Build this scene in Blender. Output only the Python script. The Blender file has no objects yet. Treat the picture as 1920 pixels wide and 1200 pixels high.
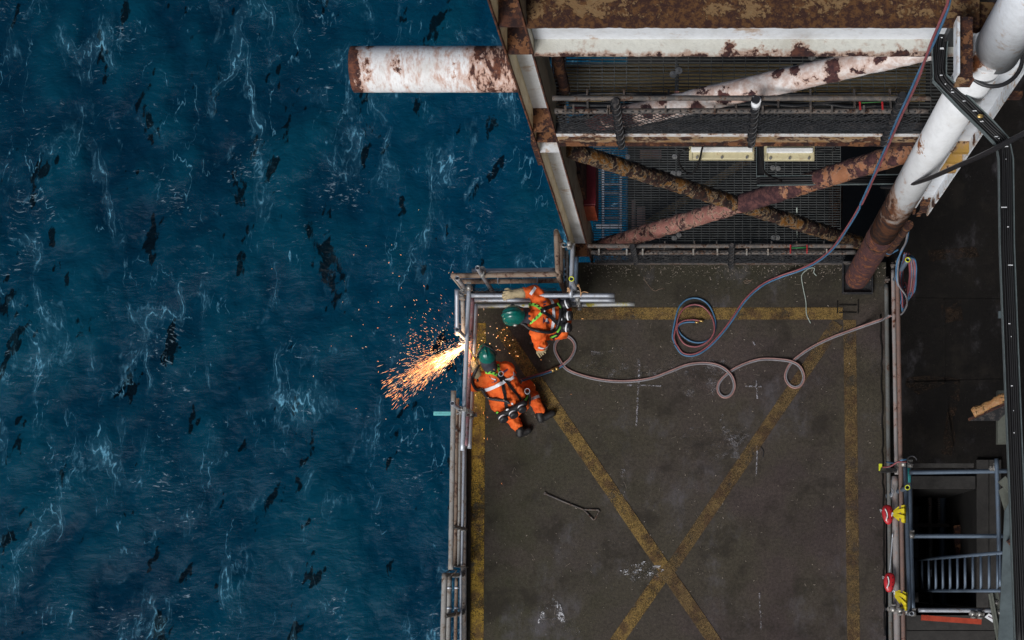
import bpy, bmesh, math, random
import numpy as np
from mathutils import Vector, Matrix, noise as mnoise
from mathutils.bvhtree import BVHTree

scene = bpy.context.scene
# ---------------------------------------------------------------- camera
# The lens hangs 18 m above the work deck and looks straight down; a shifted lens
# puts the point straight below it low in the frame.
CAM_H, FPX, NADX, NADY = 18.0, 2700.0, 1277.0, 1088.0
cam_data = bpy.data.cameras.new('camera')
cam_data.sensor_width = 36.0
cam_data.lens = 36.0 * FPX / 1920.0
cam_data.shift_x = (960.0 - NADX) / 1920.0
cam_data.shift_y = (NADY - 600.0) / 1920.0
cam_data.clip_start, cam_data.clip_end = 0.1, 9000.0
camera = bpy.data.objects.new('camera', cam_data)
camera.location = (0, 0, CAM_H)
scene.collection.objects.link(camera)
scene.camera = camera

# ---------------------------------------------------------------- sky, sun, exposure
SUN_EL, SUN_AZ = math.radians(44), math.radians(-152)     # azimuth from north (+Y), clockwise: the sun stands over the sea
world = bpy.data.worlds.new('World'); scene.world = world; world.use_nodes = True
wn = world.node_tree.nodes; wl = world.node_tree.links
sky_node = wn.new('ShaderNodeTexSky'); sky_node.sky_type = 'NISHITA'
sky_node.sun_disc = False
sky_node.sun_elevation = SUN_EL
sky_node.sun_rotation = SUN_AZ
sky_node.air_density = 1.0; sky_node.dust_density = 4.0; sky_node.ozone_density = 1.0
wl.new(sky_node.outputs[0], wn['Background'].inputs[0])
wn['Background'].inputs[1].default_value = 0.072
sun_data = bpy.data.lights.new('sun', 'SUN')
sun_data.energy = 2.4; sun_data.angle = math.radians(26); sun_data.color = (0.97, 0.985, 1.0)
sun = bpy.data.objects.new('sun', sun_data); scene.collection.objects.link(sun)
sd = Vector((math.sin(SUN_AZ) * math.cos(SUN_EL), math.cos(SUN_AZ) * math.cos(SUN_EL), math.sin(SUN_EL)))
sun.rotation_euler = sd.to_track_quat('Z', 'Y').to_euler()
sun.location = (-8, 6, 30)
vs = scene.view_settings
vs.view_transform = 'Standard'; vs.look = 'None'; vs.exposure = 0.0; vs.gamma = 1.0; vs.use_curve_mapping = False

# ---------------------------------------------------------------- measuring helpers
def P(px, py, z=0.0):
    """Place on the horizontal plane at height z that the photograph shows at (px, py)."""
    k = (CAM_H - z) / FPX
    return Vector(((px - NADX) * k, (NADY - py) * k, z))
def PY(px, py, Y):
    """Place on the upright plane y = Y that the photograph shows at (px, py)."""
    s = (NADY - py) / Y
    return Vector(((px - NADX) / s, Y, CAM_H - FPX / s))
def lerp(a, b, t): return a + (b - a) * t

# ---------------------------------------------------------------- mesh helpers
class MB:
    def __init__(self): self.v = []; self.f = []; self.s = []
    def add(self, verts, faces, smooth=False):
        o = len(self.v); self.v.extend([tuple(q) for q in verts])
        for fc in faces: self.f.append([i + o for i in fc]); self.s.append(smooth)
        return self
    def box(self, x0, x1, y0, y1, z0, z1):
        v = [(x0,y0,z0),(x1,y0,z0),(x1,y1,z0),(x0,y1,z0),(x0,y0,z1),(x1,y0,z1),(x1,y1,z1),(x0,y1,z1)]
        return self.add(v, [(0,3,2,1),(4,5,6,7),(0,1,5,4),(1,2,6,5),(2,3,7,6),(3,0,4,7)])
    def bar(self, p0, p1, w, h, up=(0,0,1)):
        """box along p0-p1, w wide, h deep along up"""
        p0, p1 = Vector(p0), Vector(p1); d = (p1 - p0).normalized(); u = Vector(up)
        u = (u - d * u.dot(d))
        if u.length < 1e-4: u = Vector((0,1,0)) - d * d.y
        u.normalize(); r = d.cross(u)
        v = []
        for q in (p0, p1):
            for a, b in ((-1,-1),(1,-1),(1,1),(-1,1)): v.append(q + r * (a*w/2) + u * (b*h/2))
        return self.add(v, [(0,1,2,3),(7,6,5,4),(0,4,5,1),(1,5,6,2),(2,6,7,3),(3,7,4,0)])
    def sweep(self, pts, r, n=10, caps=True, amp=0.0, freq=6.0, flat=None):
        pts = [Vector(q) for q in pts]; m = len(pts); rs = r if isinstance(r, (list, tuple)) else [r]*m
        t0 = (pts[1]-pts[0]).normalized(); u = Vector((0,0,1)) if abs(t0.z) < .9 else Vector((0,1,0))
        verts = []
        for i, q in enumerate(pts):
            a = pts[max(i-1,0)]; b = pts[min(i+1,m-1)]; t = (b-a)
            if t.length < 1e-9: t = t0
            t = t.normalized(); u = u - t*u.dot(t)
            if u.length < 1e-6: u = Vector((1,0,0)) - t*t.x
            u.normalize(); w = t.cross(u)
            for k in range(n):
                g = 2*math.pi*k/n; dr = u*math.cos(g) + w*math.sin(g)
                if flat: dr = u*math.cos(g)*flat + w*math.sin(g)
                rr = rs[i]
                if amp: rr += amp * mnoise.noise((q + dr*rs[i])*freq) + amp*.5*mnoise.noise((q + dr*rs[i])*freq*3.1)
                verts.append(q + dr*rr)
        faces = []
        for i in range(m-1):
            for k in range(n):
                k2 = (k+1) % n
                faces.append((i*n+k, i*n+k2, (i+1)*n+k2, (i+1)*n+k))
        self.add(verts, faces, True)
        if caps:
            o = len(self.v) - len(verts)
            self.f.append([o+k for k in range(n)][::-1]); self.s.append(False)
            self.f.append([o+(m-1)*n+k for k in range(n)]); self.s.append(False)
        return self
    def tube(self, p0, p1, r, n=14, amp=0.0, step=None, freq=6.0, caps=True):
        p0, p1 = Vector(p0), Vector(p1)
        m = 2 if not step else max(2, int((p1-p0).length/step)+1)
        return self.sweep([lerp(p0,p1,i/(m-1)) for i in range(m)], r, n, caps, amp, freq)
    def pipe(self, p0, p1, r, wall=0.005, n=16, amp=0.0, step=None):
        """open ended tube with a real bore"""
        p0, p1 = Vector(p0), Vector(p1); d = (p1-p0).normalized()
        m = 2 if not step else max(2, int((p1-p0).length/step)+1)
        pts = [lerp(p0,p1,i/(m-1)) for i in range(m)]
        rin = r - wall
        seq = [p0 + d*.25, p0, ] + pts + [p1, p1 - d*.25]
        if (p1-p0).length < .6: seq[0] = lerp(p0,p1,.45); seq[-1] = lerp(p0,p1,.55)
        rad = [rin, rin] + [r]*m + [rin, rin]
        u = Vector((0,0,1)) if abs(d.z) < .9 else Vector((0,1,0))
        u = (u - d*u.dot(d)).normalized(); w = d.cross(u); verts = []
        for q, rr in zip(seq, rad):
            for k in range(n):
                g = 2*math.pi*k/n; dr = u*math.cos(g)+w*math.sin(g)
                a = amp*mnoise.noise((q+dr*rr)*7.0) if amp else 0
                verts.append(q + dr*(rr+a))
        M_ = len(seq); faces = []
        for i in range(M_-1):
            for k in range(n):
                k2=(k+1)%n; faces.append((i*n+k,i*n+k2,(i+1)*n+k2,(i+1)*n+k))
        self.add(verts, faces, True)
        o = len(self.v)-len(verts)
        self.f.append([o+k for k in range(n)][::-1]); self.s.append(False)
        self.f.append([o+(M_-1)*n+k for k in range(n)]); self.s.append(False)
        return self
    def ell(self, c, rad, R=None, nu=14, nv=9, v0=0.0, v1=math.pi):
        c = Vector(c); R = R or Matrix.Identity(3); verts = []; faces = []
        for j in range(nv+1):
            th = v0 + (v1-v0)*j/nv
            for i in range(nu):
                ph = 2*math.pi*i/nu
                verts.append(c + R @ Vector((rad[0]*math.sin(th)*math.cos(ph), rad[1]*math.sin(th)*math.sin(ph), rad[2]*math.cos(th))))
        for j in range(nv):
            for i in range(nu):
                i2=(i+1)%nu; faces.append((j*nu+i,(j+1)*nu+i,(j+1)*nu+i2,j*nu+i2))
        return self.add(verts, faces, True)
    def capsule(self, p0, p1, r0, r1, n=14):
        p0, p1 = Vector(p0), Vector(p1); d=(p1-p0).normalized(); pts=[]; rs=[]
        for a in (-.98,-.85,-.6,-.3): pts.append(p0+d*(a*r0)); rs.append(r0*math.sqrt(max(1-a*a,0.02)))
        for t in (0,.33,.66,1): pts.append(lerp(p0,p1,t)); rs.append(lerp(r0,r1,t))
        for a in (.3,.6,.85,.98): pts.append(p1+d*(a*r1)); rs.append(r1*math.sqrt(max(1-a*a,0.02)))
        return self.sweep(pts, rs, n)
    def ribbon(self, pts, nrm, w, thick=0.004):
        """strap: a strip w wide lying along pts with the given normals"""
        m = len(pts); verts = []
        for i in range(m):
            t = (pts[min(i+1,m-1)] - pts[max(i-1,0)]); t.normalize()
            s = t.cross(nrm[i]); s.normalize()
            for a, b in ((-1,0),(1,0),(1,1),(-1,1)): verts.append(pts[i] + s*(a*w/2) + nrm[i]*(b*thick))
        faces = [(3,2,1,0)]
        for i in range(m-1):
            for k in range(4):
                k2=(k+1)%4; faces.append((i*4+k,i*4+k2,(i+1)*4+k2,(i+1)*4+k))
        faces.append(tuple((m-1)*4+k for k in range(4)))
        return self.add(verts, faces)
    def plate(self, pts, d):
        """polygon pts (a flat loop) extruded by vector d"""
        pts=[Vector(q) for q in pts]; d=Vector(d); n=len(pts)
        v = pts+[q+d for q in pts]
        f=[list(range(n))[::-1], [n+i for i in range(n)]]
        for i in range(n): f.append([i,(i+1)%n,n+(i+1)%n,n+i])
        return self.add(v,f)
    def mesh(self, name):
        me = bpy.data.meshes.new(name); me.from_pydata(self.v, [], self.f)
        me.polygons.foreach_set('use_smooth', self.s); me.validate(); 
        bm = bmesh.new(); bm.from_mesh(me); bmesh.ops.recalc_face_normals(bm, faces=bm.faces); bm.to_mesh(me); bm.free()
        return me
    def build(self, name, mat, parent=None, bevel=0.0, **props):
        me = self.mesh(name); me.materials.append(mat)
        o = bpy.data.objects.new(name, me); scene.collection.objects.link(o)
        if bevel:
            b = o.modifiers.new('edge', 'BEVEL'); b.width = bevel; b.segments = 2; b.limit_method = 'ANGLE'
        if parent is not None:
            o.parent = parent; o.matrix_parent_inverse = Matrix.Translation(-parent.location)
        tag(o, **props); return o

def tag(o, label=None, cat=None, group=None, kind=None):
    if label: o['label'] = label
    if cat: o['category'] = cat
    if group: o['group'] = group
    if kind: o['kind'] = kind
    return o
def thing(name, loc, label, cat, group=None):
    o = bpy.data.objects.new(name, None); o.location = loc; o.empty_display_size = .2
    scene.collection.objects.link(o); return tag(o, label, cat, group)
def share(src, name, loc, parent=None, rot=None):
    """another object on the same mesh data"""
    o = bpy.data.objects.new(name, src.data if hasattr(src,'data') else src); scene.collection.objects.link(o)
    o.location = loc
    if rot is not None: o.rotation_euler = rot
    if parent is not None:
        o.parent = parent; o.matrix_parent_inverse = Matrix.Translation(-parent.location)
    return o
def spline(pts, k=10):
    """Catmull-Rom through pts"""
    pts=[Vector(q) for q in pts]; out=[]
    q=[pts[0]*2-pts[1]]+pts+[pts[-1]*2-pts[-2]]
    for i in range(1,len(q)-2):
        a,b,c,d=q[i-1],q[i],q[i+1],q[i+2]
        for j in range(k):
            t=j/k
            out.append(.5*((2*b)+(c-a)*t+(2*a-5*b+4*c-d)*t*t+(3*b-a-3*c+d)*t**3))
    out.append(pts[-1]); return out

# ---------------------------------------------------------------- material helpers
class NT:
    def __init__(self, name):
        self.m = bpy.data.materials.new(name); self.m.use_nodes = True
        self.t = self.m.node_tree; self.n = self.t.nodes; self.l = self.t.links
        self.b = self.n['Principled BSDF']; self._pos=None
    def pos(self):
        if self._pos is None: self._pos = self.n.new('ShaderNodeNewGeometry').outputs['Position']
        return self._pos
    def link(self, a, b): self.l.new(a, b)
    def inp(self, sock, v):
        if isinstance(v, bpy.types.NodeSocket): self.l.new(v, sock)
        elif isinstance(v, (tuple, list)) and len(v) == 3 and sock.type == 'RGBA': sock.default_value = (*v, 1)
        else: sock.default_value = v
    def vmap(self, scale=(1,1,1), rot=(0,0,0), loc=(0,0,0), vec=None):
        nd = self.n.new('ShaderNodeMapping'); self.l.new(vec or self.pos(), nd.inputs[0])
        nd.inputs['Scale'].default_value = scale; nd.inputs['Rotation'].default_value = rot; nd.inputs['Location'].default_value = loc
        return nd.outputs[0]
    def noise(self, scale, detail=4, rough=.55, vec=None, dist=0.0, out=0, typ=None):
        nd = self.n.new('ShaderNodeTexNoise'); self.l.new(vec or self.pos(), nd.inputs['Vector'])
        if typ: nd.noise_type = typ
        nd.inputs['Scale'].default_value = scale; nd.inputs['Detail'].default_value = detail
        nd.inputs['Roughness'].default_value = rough; nd.inputs['Distortion'].default_value = dist
        return nd.outputs[out]
    def voro(self, scale, vec=None, feature='F1', out=0, rnd=1.0):
        nd = self.n.new('ShaderNodeTexVoronoi'); nd.feature = feature; self.l.new(vec or self.pos(), nd.inputs['Vector'])
        nd.inputs['Scale'].default_value = scale; nd.inputs['Randomness'].default_value = rnd; return nd.outputs[out]
    def ramp(self, fac, a, b, smooth=True):
        nd = self.n.new('ShaderNodeMapRange'); nd.interpolation_type = 'SMOOTHSTEP' if smooth else 'LINEAR'
        self.inp(nd.inputs[0], fac); nd.inputs[1].default_value=a; nd.inputs[2].default_value=b
        nd.inputs[3].default_value=0; nd.inputs[4].default_value=1; return nd.outputs[0]
    def math(self, op, a, b=0.0, c=None):
        nd = self.n.new('ShaderNodeMath'); nd.operation=op; self.inp(nd.inputs[0],a); self.inp(nd.inputs[1],b)
        if c is not None: self.inp(nd.inputs[2],c)
        return nd.outputs[0]
    def mix(self, fac, a, b, blend='MIX'):
        nd = self.n.new('ShaderNodeMix'); nd.data_type='RGBA'; nd.blend_type=blend
        self.inp(nd.inputs['Factor'],fac); self.inp(nd.inputs[6],a); self.inp(nd.inputs[7],b); return nd.outputs[2]
    def sep(self, vec=None):
        nd=self.n.new('ShaderNodeSeparateXYZ'); self.l.new(vec or self.pos(), nd.inputs[0]); return nd.outputs
    def attr(self, name, out='Fac'):
        nd=self.n.new('ShaderNodeAttribute'); nd.attribute_name=name; return nd.outputs[out]
    def bump(self, h, strength=.3, dist=.01):
        nd=self.n.new('ShaderNodeBump'); self.inp(nd.inputs['Height'],h); nd.inputs['Strength'].default_value=strength
        nd.inputs['Distance'].default_value=dist; self.l.new(nd.outputs[0], self.b.inputs['Normal'])
    def set(self, **k):
        for a,v in k.items(): self.inp(self.b.inputs[a.replace('_',' ')], v)
        return self.m

def worn(name, base, amount=.5, scale=5.0, rough=.45, metal=0.0, edge=None, edges=(), rust=((.035,.016,.014),(.15,.055,.025)),
         stain=(.42,.26,.14), stain_w=.10, stretch=(1,1,1), dirt=.25, bump=.6, spec=.4, blobs=None):
    """painted or bare steel with rust patches: amount 0 clean .. 1 all rust; edge = (axis, position, width, gain) more rust along one line"""
    t = NT(name)
    vec = t.vmap(scale=stretch)
    n1 = t.noise(scale, 6, .62, vec, .6); n2 = t.noise(scale*4.3, 5, .65, vec)
    f = t.math('ADD', t.math('MULTIPLY', n1, .62), t.math('MULTIPLY', n2, .38))
    th = 0.72 - .44*amount
    for e in ((edge,) if edge else ()) + tuple(edges):
        ax, p0, w, g = e
        d = t.math('ABSOLUTE', t.math('SUBTRACT', t.sep()[ax], p0))
        f = t.math('ADD', f, t.math('MULTIPLY', t.math('SUBTRACT', 1.0, t.ramp(d, 0, w)), g))
    if blobs:
        sb, pr, size, gain = blobs
        w = t.n.new('ShaderNodeVectorMath'); w.operation = 'MULTIPLY_ADD'
        t.link(t.noise(sb*1.9, 7, .72, out=1), w.inputs[0]); w.inputs[1].default_value = (1.25/sb,)*3; t.link(vec, w.inputs[2])
        vo = t.n.new('ShaderNodeTexVoronoi'); t.link(w.outputs[0], vo.inputs['Vector']); vo.inputs['Scale'].default_value = sb
        rnd = t.sep(vo.outputs['Color'])[0]
        f = t.math('ADD', f, t.math('MULTIPLY', t.math('MULTIPLY', t.math('SUBTRACT', 1.0, t.ramp(vo.outputs['Distance'], 0, size)), t.ramp(rnd, 1-pr, 1-pr+.02)), gain))
    core = t.ramp(f, th-.006, th+.045); halo = t.ramp(f, th-stain_w, th+.01)
    n3 = t.noise(scale*2.7, 5, .6); n4 = t.noise(scale*9, 4, .6)
    rc = t.mix(t.ramp(t.math('ADD', t.math('MULTIPLY', n3,.7), t.math('MULTIPLY', n4,.3)), .42, .62), rust[0], rust[1])
    dn = t.noise(2.3, 6, .7); sp = t.noise(90, 3, .6)
    bc = t.mix(t.math('MULTIPLY', t.ramp(dn, .45, .75), dirt), base, tuple(c*.5*k for c,k in zip(base,(1,.9,.75))))
    bc = t.mix(t.math('MULTIPLY', t.ramp(n2, .40, .68), .35), bc, tuple(c*.72 for c in base))
    bc = t.mix(t.math('MULTIPLY', t.ramp(sp, .66, .72), .6*dirt+.1), bc, stain)
    c = t.mix(t.math('MULTIPLY', halo, .8), bc, stain); c = t.mix(core, c, rc)
    t.set(Base_Color=c, Roughness=t.math('ADD', t.math('MULTIPLY', core, .9-rough), t.math('ADD', rough, t.math('MULTIPLY', dn,.1))), Metallic=metal)
    t.b.inputs['Specular IOR Level'].default_value = spec
    t.bump(t.math('ADD', t.math('MULTIPLY', core, .7), t.math('ADD', t.math('MULTIPLY', n4, .35), t.math('MULTIPLY', sp, .12))), bump, .012)
    return t.m
def plain(name, col, rough=.5, metal=0.0, var=.25, scale=12, bump=.15, spec=.5, stretch=(1,1,1)):
    t = NT(name); vec=t.vmap(scale=stretch); n=t.noise(scale,5,.6,vec); n2=t.noise(scale*6,3,.6,vec)
    f=t.math('ADD', t.math('MULTIPLY',n,.6), t.math('MULTIPLY',n2,.4))
    c=t.mix(t.ramp(f,.3,.7), tuple(x*(1-var) for x in col), tuple(min(1,x*(1+var)) for x in col))
    t.set(Base_Color=c, Roughness=t.math('ADD', rough-.05, t.math('MULTIPLY',n,.12)), Metallic=metal)
    t.b.inputs['Specular IOR Level'].default_value=spec
    if bump: t.bump(f, bump, .004)
    return t.m

# ================================================================ materials
WHITE = (.72, .76, .81)
m_white = worn('white_paint', WHITE, .26, 3.6, dirt=.4, blobs=(4,.4,.5,.3))
m_white_clean = worn('white_paint_clean', WHITE, .13, 3.2, dirt=.5, stain=(.42,.27,.16), stain_w=.13)
m_white_pipe = worn('white_pipe_paint', (.74,.765,.79), .06, 3.2, dirt=.2, edge=(2, 2.3, 2.6, .36), stain=(.40,.17,.055), stain_w=.11, rust=((.06,.026,.02),(.26,.09,.03)), stretch=(1,1,.45), blobs=(3.4,.38,.42,.36), rough=.6)
m_white_stub = worn('white_stub_paint', (.84,.85,.86), .12, 7, dirt=.5, edges=((0,-2.72,.18,.34),(0,-1.32,.75,.21)), stain=(.46,.22,.13), stain_w=.2, rust=((.05,.022,.02),(.16,.06,.035)), blobs=(6.0,.42,.55,.46), stretch=(1.5,.6,.6), rough=.75)
m_white_brace = worn('white_brace_paint', (.78,.75,.74), .27, 5, dirt=.4, edges=((0,-.95,.75,.30),), stain=(.45,.27,.20), stain_w=.25, rust=((.035,.016,.02),(.10,.04,.035)), blobs=(6.5,.6,.6,.46))
m_cream = worn('cream_paint', (.50,.42,.27), .34, 4.0, dirt=.5, stain=(.30,.17,.07))
m_flange_top = worn('rusty_flange_top', (.30,.24,.14), .55, 9, dirt=.7, stain=(.20,.105,.04), stain_w=.34, edge=(1,3.985,.10,.22), blobs=(2.6,.5,.5,.2), rust=((.04,.016,.012),(.13,.06,.022)))
m_flange_low = worn('blistered_flange', (.58,.58,.53), .14, 5, dirt=.4, edge=(1, 3.985, .06, .16), blobs=(5.5,.55,.55,.34), stain=(.32,.17,.11), stain_w=.13, rust=((.03,.013,.014),(.10,.038,.024)))
m_rust = worn('deep_rust', (.17,.07,.03), .62, 6, dirt=.6, stain=(.2,.09,.04), rust=((.022,.011,.012),(.085,.034,.02)), rough=.7)
m_rust_pipe = worn('rusted_pipe_foot', (.20,.075,.032), .66, 7, dirt=.5, stain=(.2,.07,.03), rust=((.05,.022,.026),(.11,.042,.036)), rough=.65, stain_w=.12)
m_ochre = worn('flaking_ochre_paint', (.19,.085,.022), .56, 7, dirt=.6, stain=(.42,.33,.22), stain_w=.018, rust=((.014,.008,.008),(.06,.024,.014)), bump=1.0)
m_pink = worn('faded_red_oxide_paint', (.26,.115,.095), .48, 6, dirt=.45, stain=(.65,.45,.33), stain_w=.015, rust=((.03,.013,.016),(.12,.045,.04)), bump=1.0)
m_brownface = worn('brown_beam_face', (.30,.17,.07), .5, 4, dirt=.5, stain=(.4,.3,.2), rust=((.03,.012,.01),(.13,.05,.02)))
m_grate = plain('galvanised_grating', (.13,.135,.13), .6, .3, .35)
m_galv = worn('scaffold_steel', (.40,.43,.48), .18, 7, rough=.45, metal=.45, stain=(.2,.15,.12), dirt=.5, bump=.2)
m_galv_light = worn('new_scaffold_steel', (.56,.60,.66), .10, 7, rough=.4, metal=.4, stain=(.3,.26,.22), dirt=.4, bump=.2)
m_galv_pink = worn('pink_scaffold_steel', (.33,.17,.19), .36, 8, rough=.5, metal=.3, stain=(.34,.3,.32), dirt=.4, bump=.2)
m_galv_blue = worn('blue_grey_scaffold_steel', (.13,.175,.235), .16, 6, rough=.45, metal=.35, stain=(.12,.13,.15), dirt=.4, bump=.15)
m_galv_yellow = worn('yellow_flecked_steel', (.36,.38,.40), .42, 5, rough=.5, metal=.35, rust=((.34,.29,.06),(.42,.38,.1)), stain=(.36,.35,.28), dirt=.4, bump=.15)
m_rail_brown = worn('rusty_handrail', (.25,.19,.145), .42, 9, rough=.65, stain=(.2,.13,.09), dirt=.5, rust=((.05,.03,.025),(.15,.075,.05)), bump=.3)
m_rail_grey = worn('grey_handrail', (.33,.32,.30), .28, 9, rough=.6, stain=(.2,.15,.11), dirt=.55, rust=((.06,.04,.03),(.15,.09,.06)), bump=.3)
m_rail_pipe = worn('brown_pipe', (.17,.115,.10), .36, 5, rough=.55, stain=(.22,.13,.1), dirt=.5, rust=((.07,.03,.025),(.17,.08,.06)), bump=.25)
m_rail_white = worn('pale_pipe', (.27,.25,.245), .34, 4, rough=.5, stain=(.3,.2,.17), dirt=.4, bump=.2)
m_black_steel = worn('black_bracket_shade', (.022,.023,.026), .25, 9, rough=.45, stain=(.09,.08,.075), dirt=.3, rust=((.02,.014,.012),(.10,.06,.04)), bump=.5)
m_dark_rail = worn('dark_rusty_rail', (.075,.07,.068), .42, 8, rough=.6, stain=(.16,.13,.11), dirt=.3, rust=((.03,.018,.014),(.13,.075,.05)), bump=.5)
m_net = plain('black_net', (.028,.03,.034), .55, 0, .5, 30)
m_coupler = plain('zinc_coupler', (.36,.35,.33), .4, .6, .4, 40)
m_tray = plain('tray_black', (.007,.007,.008), .5, 0, .4, 30)
m_tray_edge = plain('tray_edge_zinc', (.15,.185,.19), .45, .3, .25)
m_cable = plain('black_cable', (.005,.005,.006), .6, 0, .3, 30)
m_redbox = plain('dark_red_paint', (.20,.022,.030), .45, 0, .2, 6)
m_redface = plain('lit_red_paint', (.36,.07,.03), .5, 0, .25, 8)  # box front: the light falling on it painted in as orange red
m_fitting = worn('cream_fitting', (.60,.54,.34), .15, 6, dirt=.3, bump=.1)
m_lens = plain('lamp_lens', (.75,.76,.74), .25, 0, .1, 5)
m_timber = plain('grey_plank', (.030,.028,.026), .8, 0, .4, 8, .5, stretch=(1,1,1))
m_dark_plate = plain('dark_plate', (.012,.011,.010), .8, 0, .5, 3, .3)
m_tan_plate = worn('tan_plate', (.62,.45,.20), .2, 2.5, dirt=.3, stain=(.35,.25,.12))
m_hose_red = plain('red_hose', (.25,.075,.085), .5, 0, .2, 9)
m_hose_pale = plain('dusty_red_hose', (.30,.17,.155), .6, 0, .2, 9)
m_hose_blue = plain('blue_hose', (.055,.15,.27), .5, 0, .25, 9)
m_hose_grey = plain('dusty_blue_hose', (.19,.185,.20), .6, 0, .2, 9)
m_brass = plain('brass', (.55,.38,.14), .35, .8, .2)
m_rope = plain('pale_rope', (.33,.38,.34), .8, 0, .3, 80)
m_twine = plain('orange_twine', (.42,.24,.12), .8, 0, .3, 60)
m_orange = None
m_green = plain('green_helmet_shell', (.004,.115,.095), .17, 0, .25, 7, .05)
m_hood = plain('dark_hood', (.030,.032,.045), .75, 0, .3, 20)
m_black = plain('black_webbing', (.011,.011,.013), .6, 0, .4, 60)
m_rubber = plain('black_rubber', (.018,.018,.021), .45, 0, .3, 40)
m_boot = plain('boot_leather', (.014,.013,.013), .55, 0, .5, 30)
m_lime = plain('lime_webbing', (.22,.70,.08), .6, 0, .12, 60)
m_reflect = plain('reflective_tape', (.80,.82,.86), .35, 0, .08, 60)
m_glove = plain('tan_glove', (.40,.32,.19), .85, 0, .2, 14, .4)
m_skin = plain('skin', (.42,.24,.17), .55, 0, .1)
m_ring_yellow = plain('yellow_paint', (.62,.66,.03), .5, 0, .1)
m_sling = plain('yellow_sling', (.72,.58,.015), .7, 0, .15, 50, .4)
m_red_shell = plain('red_shell', (.42,.018,.025), .35, 0, .2, 10, .05)
m_teal = plain('teal_board', (.16,.52,.52), .5, 0, .2, 16)
m_redbar = plain('red_bar', (.36,.045,.018), .5, 0, .25, 9)
m_steelgrey = plain('grey_green_steel', (.10,.13,.14), .5, .1, .2, 5)
m_olive_steel = plain('olive_steel', (.12,.13,.11), .5, .1, .2, 6)
m_tag = plain('white_tag', (.8,.82,.85), .5, 0, .05)
m_purple = plain('purple_print', (.09,.04,.075), .7, 0, .3, 40)
m_teal_band = plain('teal_band', (.03,.36,.36), .5, 0, .2, 30)

def coverall():
    t = NT('orange_coverall'); n = t.noise(9,5,.6); n2=t.noise(260,2,.5); n3=t.noise(3,4,.6)
    c = t.mix(t.ramp(n,.35,.7), (.70,.095,.014), (.86,.165,.030))
    c = t.mix(t.math('MULTIPLY', t.ramp(n3,.50,.72), .38), c, (.40,.065,.018))
    n5=t.noise(16,6,.7); c=t.mix(t.math('MULTIPLY',t.ramp(n5,.60,.76),.28), c, (.20,.055,.03))
    t.set(Base_Color=c, Roughness=.8); t.b.inputs['Specular IOR Level'].default_value=.25
    t.bump(t.math('ADD', n, t.math('MULTIPLY', n2,.1)), .35, .01); return t.m
m_orange = coverall()

def deck_mat(name, tint, dark):
    t = NT(name)
    g1=t.noise(95,4,.7); g2=t.noise(28,5,.65); big=t.noise(.55,5,.62,dist=.5); mid=t.noise(2.2,6,.65)
    big2=t.noise(.8,4,.6,t.vmap(loc=(7,3,1)))
    c=t.mix(t.ramp(big,.36,.66), tint[0], tint[1])
    c=t.mix(t.math('MULTIPLY',t.ramp(big2,.5,.68),.55), c, tint[2])
    c=t.mix(t.math('MULTIPLY',t.ramp(mid,.48,.68),.6), c, tuple(x*.55 for x in tint[0]))
    gr=t.math('ADD', t.math('MULTIPLY',g1,.6), t.math('MULTIPLY',g2,.4))
    if dark > .9:   # thin green growth towards the sea edge, darker purple tone towards the east
        gx=t.sep()[0]; gn=t.noise(.9,5,.65,t.vmap(loc=(8,1,0)))
        c=t.mix(t.math('MULTIPLY',t.math('MULTIPLY',t.math('SUBTRACT',1.0,t.ramp(gx,-2.5,.2)),t.ramp(gn,.36,.62)),.60), c, (.040,.042,.020))
        c=t.mix(t.math('MULTIPLY',t.math('MULTIPLY',t.ramp(gx,-.6,1.6),t.ramp(gn,.42,.66)),.6), c, (.044,.032,.033))
        gy=t.sep()[1]; c=t.mix(t.math('MULTIPLY',t.ramp(gy,3.1,3.9),.7), c, (.026,.025,.014))
    k=t.ramp(gr,.33,.70,False)
    c=t.mix(1.0, c, t.mix(k,(.35,.35,.35),(1.75,1.75,1.75)), 'MULTIPLY')
    # pale grey scuffed dust, running mostly along the deck
    d1=t.noise(.9,7,.75,t.vmap(scale=(1,.6,1),loc=(2,9,0)))
    c=t.mix(t.math('MULTIPLY',t.ramp(d1,.52,.70),.70), c, (.105,.098,.108))
    d2=t.noise(1.7,6,.7,t.vmap(loc=(12,4,0)))
    c=t.mix(t.math('MULTIPLY',t.ramp(d2,.50,.66),.72), c, (.022,.018,.014))
    sp=t.voro(38, feature='F1'); sn=t.noise(5,3,.6)
    c=t.mix(t.math('MULTIPLY', t.math('SUBTRACT',1.0,t.ramp(sp,.05,.10)), t.ramp(sn,.5,.62)), c, (.22,.20,.17))
    pit=t.voro(17, t.vmap(loc=(3,3,0)));
    c=t.mix(t.math('MULTIPLY', t.math('SUBTRACT',1.0,t.ramp(pit,.04,.12)),.7), c, (.010,.009,.008))
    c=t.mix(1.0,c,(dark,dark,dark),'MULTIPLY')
    t.set(Base_Color=c, Roughness=.85); t.b.inputs['Specular IOR Level'].default_value=.25
    t.bump(t.math('ADD',gr,t.math('MULTIPLY',mid,.4)), .7, .012); return t.m
m_deck = deck_mat('gritty_deck', ((.056,.048,.034),(.058,.047,.041),(.070,.051,.050)), 1.0)
m_deck_low = deck_mat('grimy_shaded_lower_deck', ((.010,.008,.0065),(.006,.005,.0045),(.008,.007,.0065)), .7)  # grimy deck with the shade from above darkened into its colour

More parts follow.
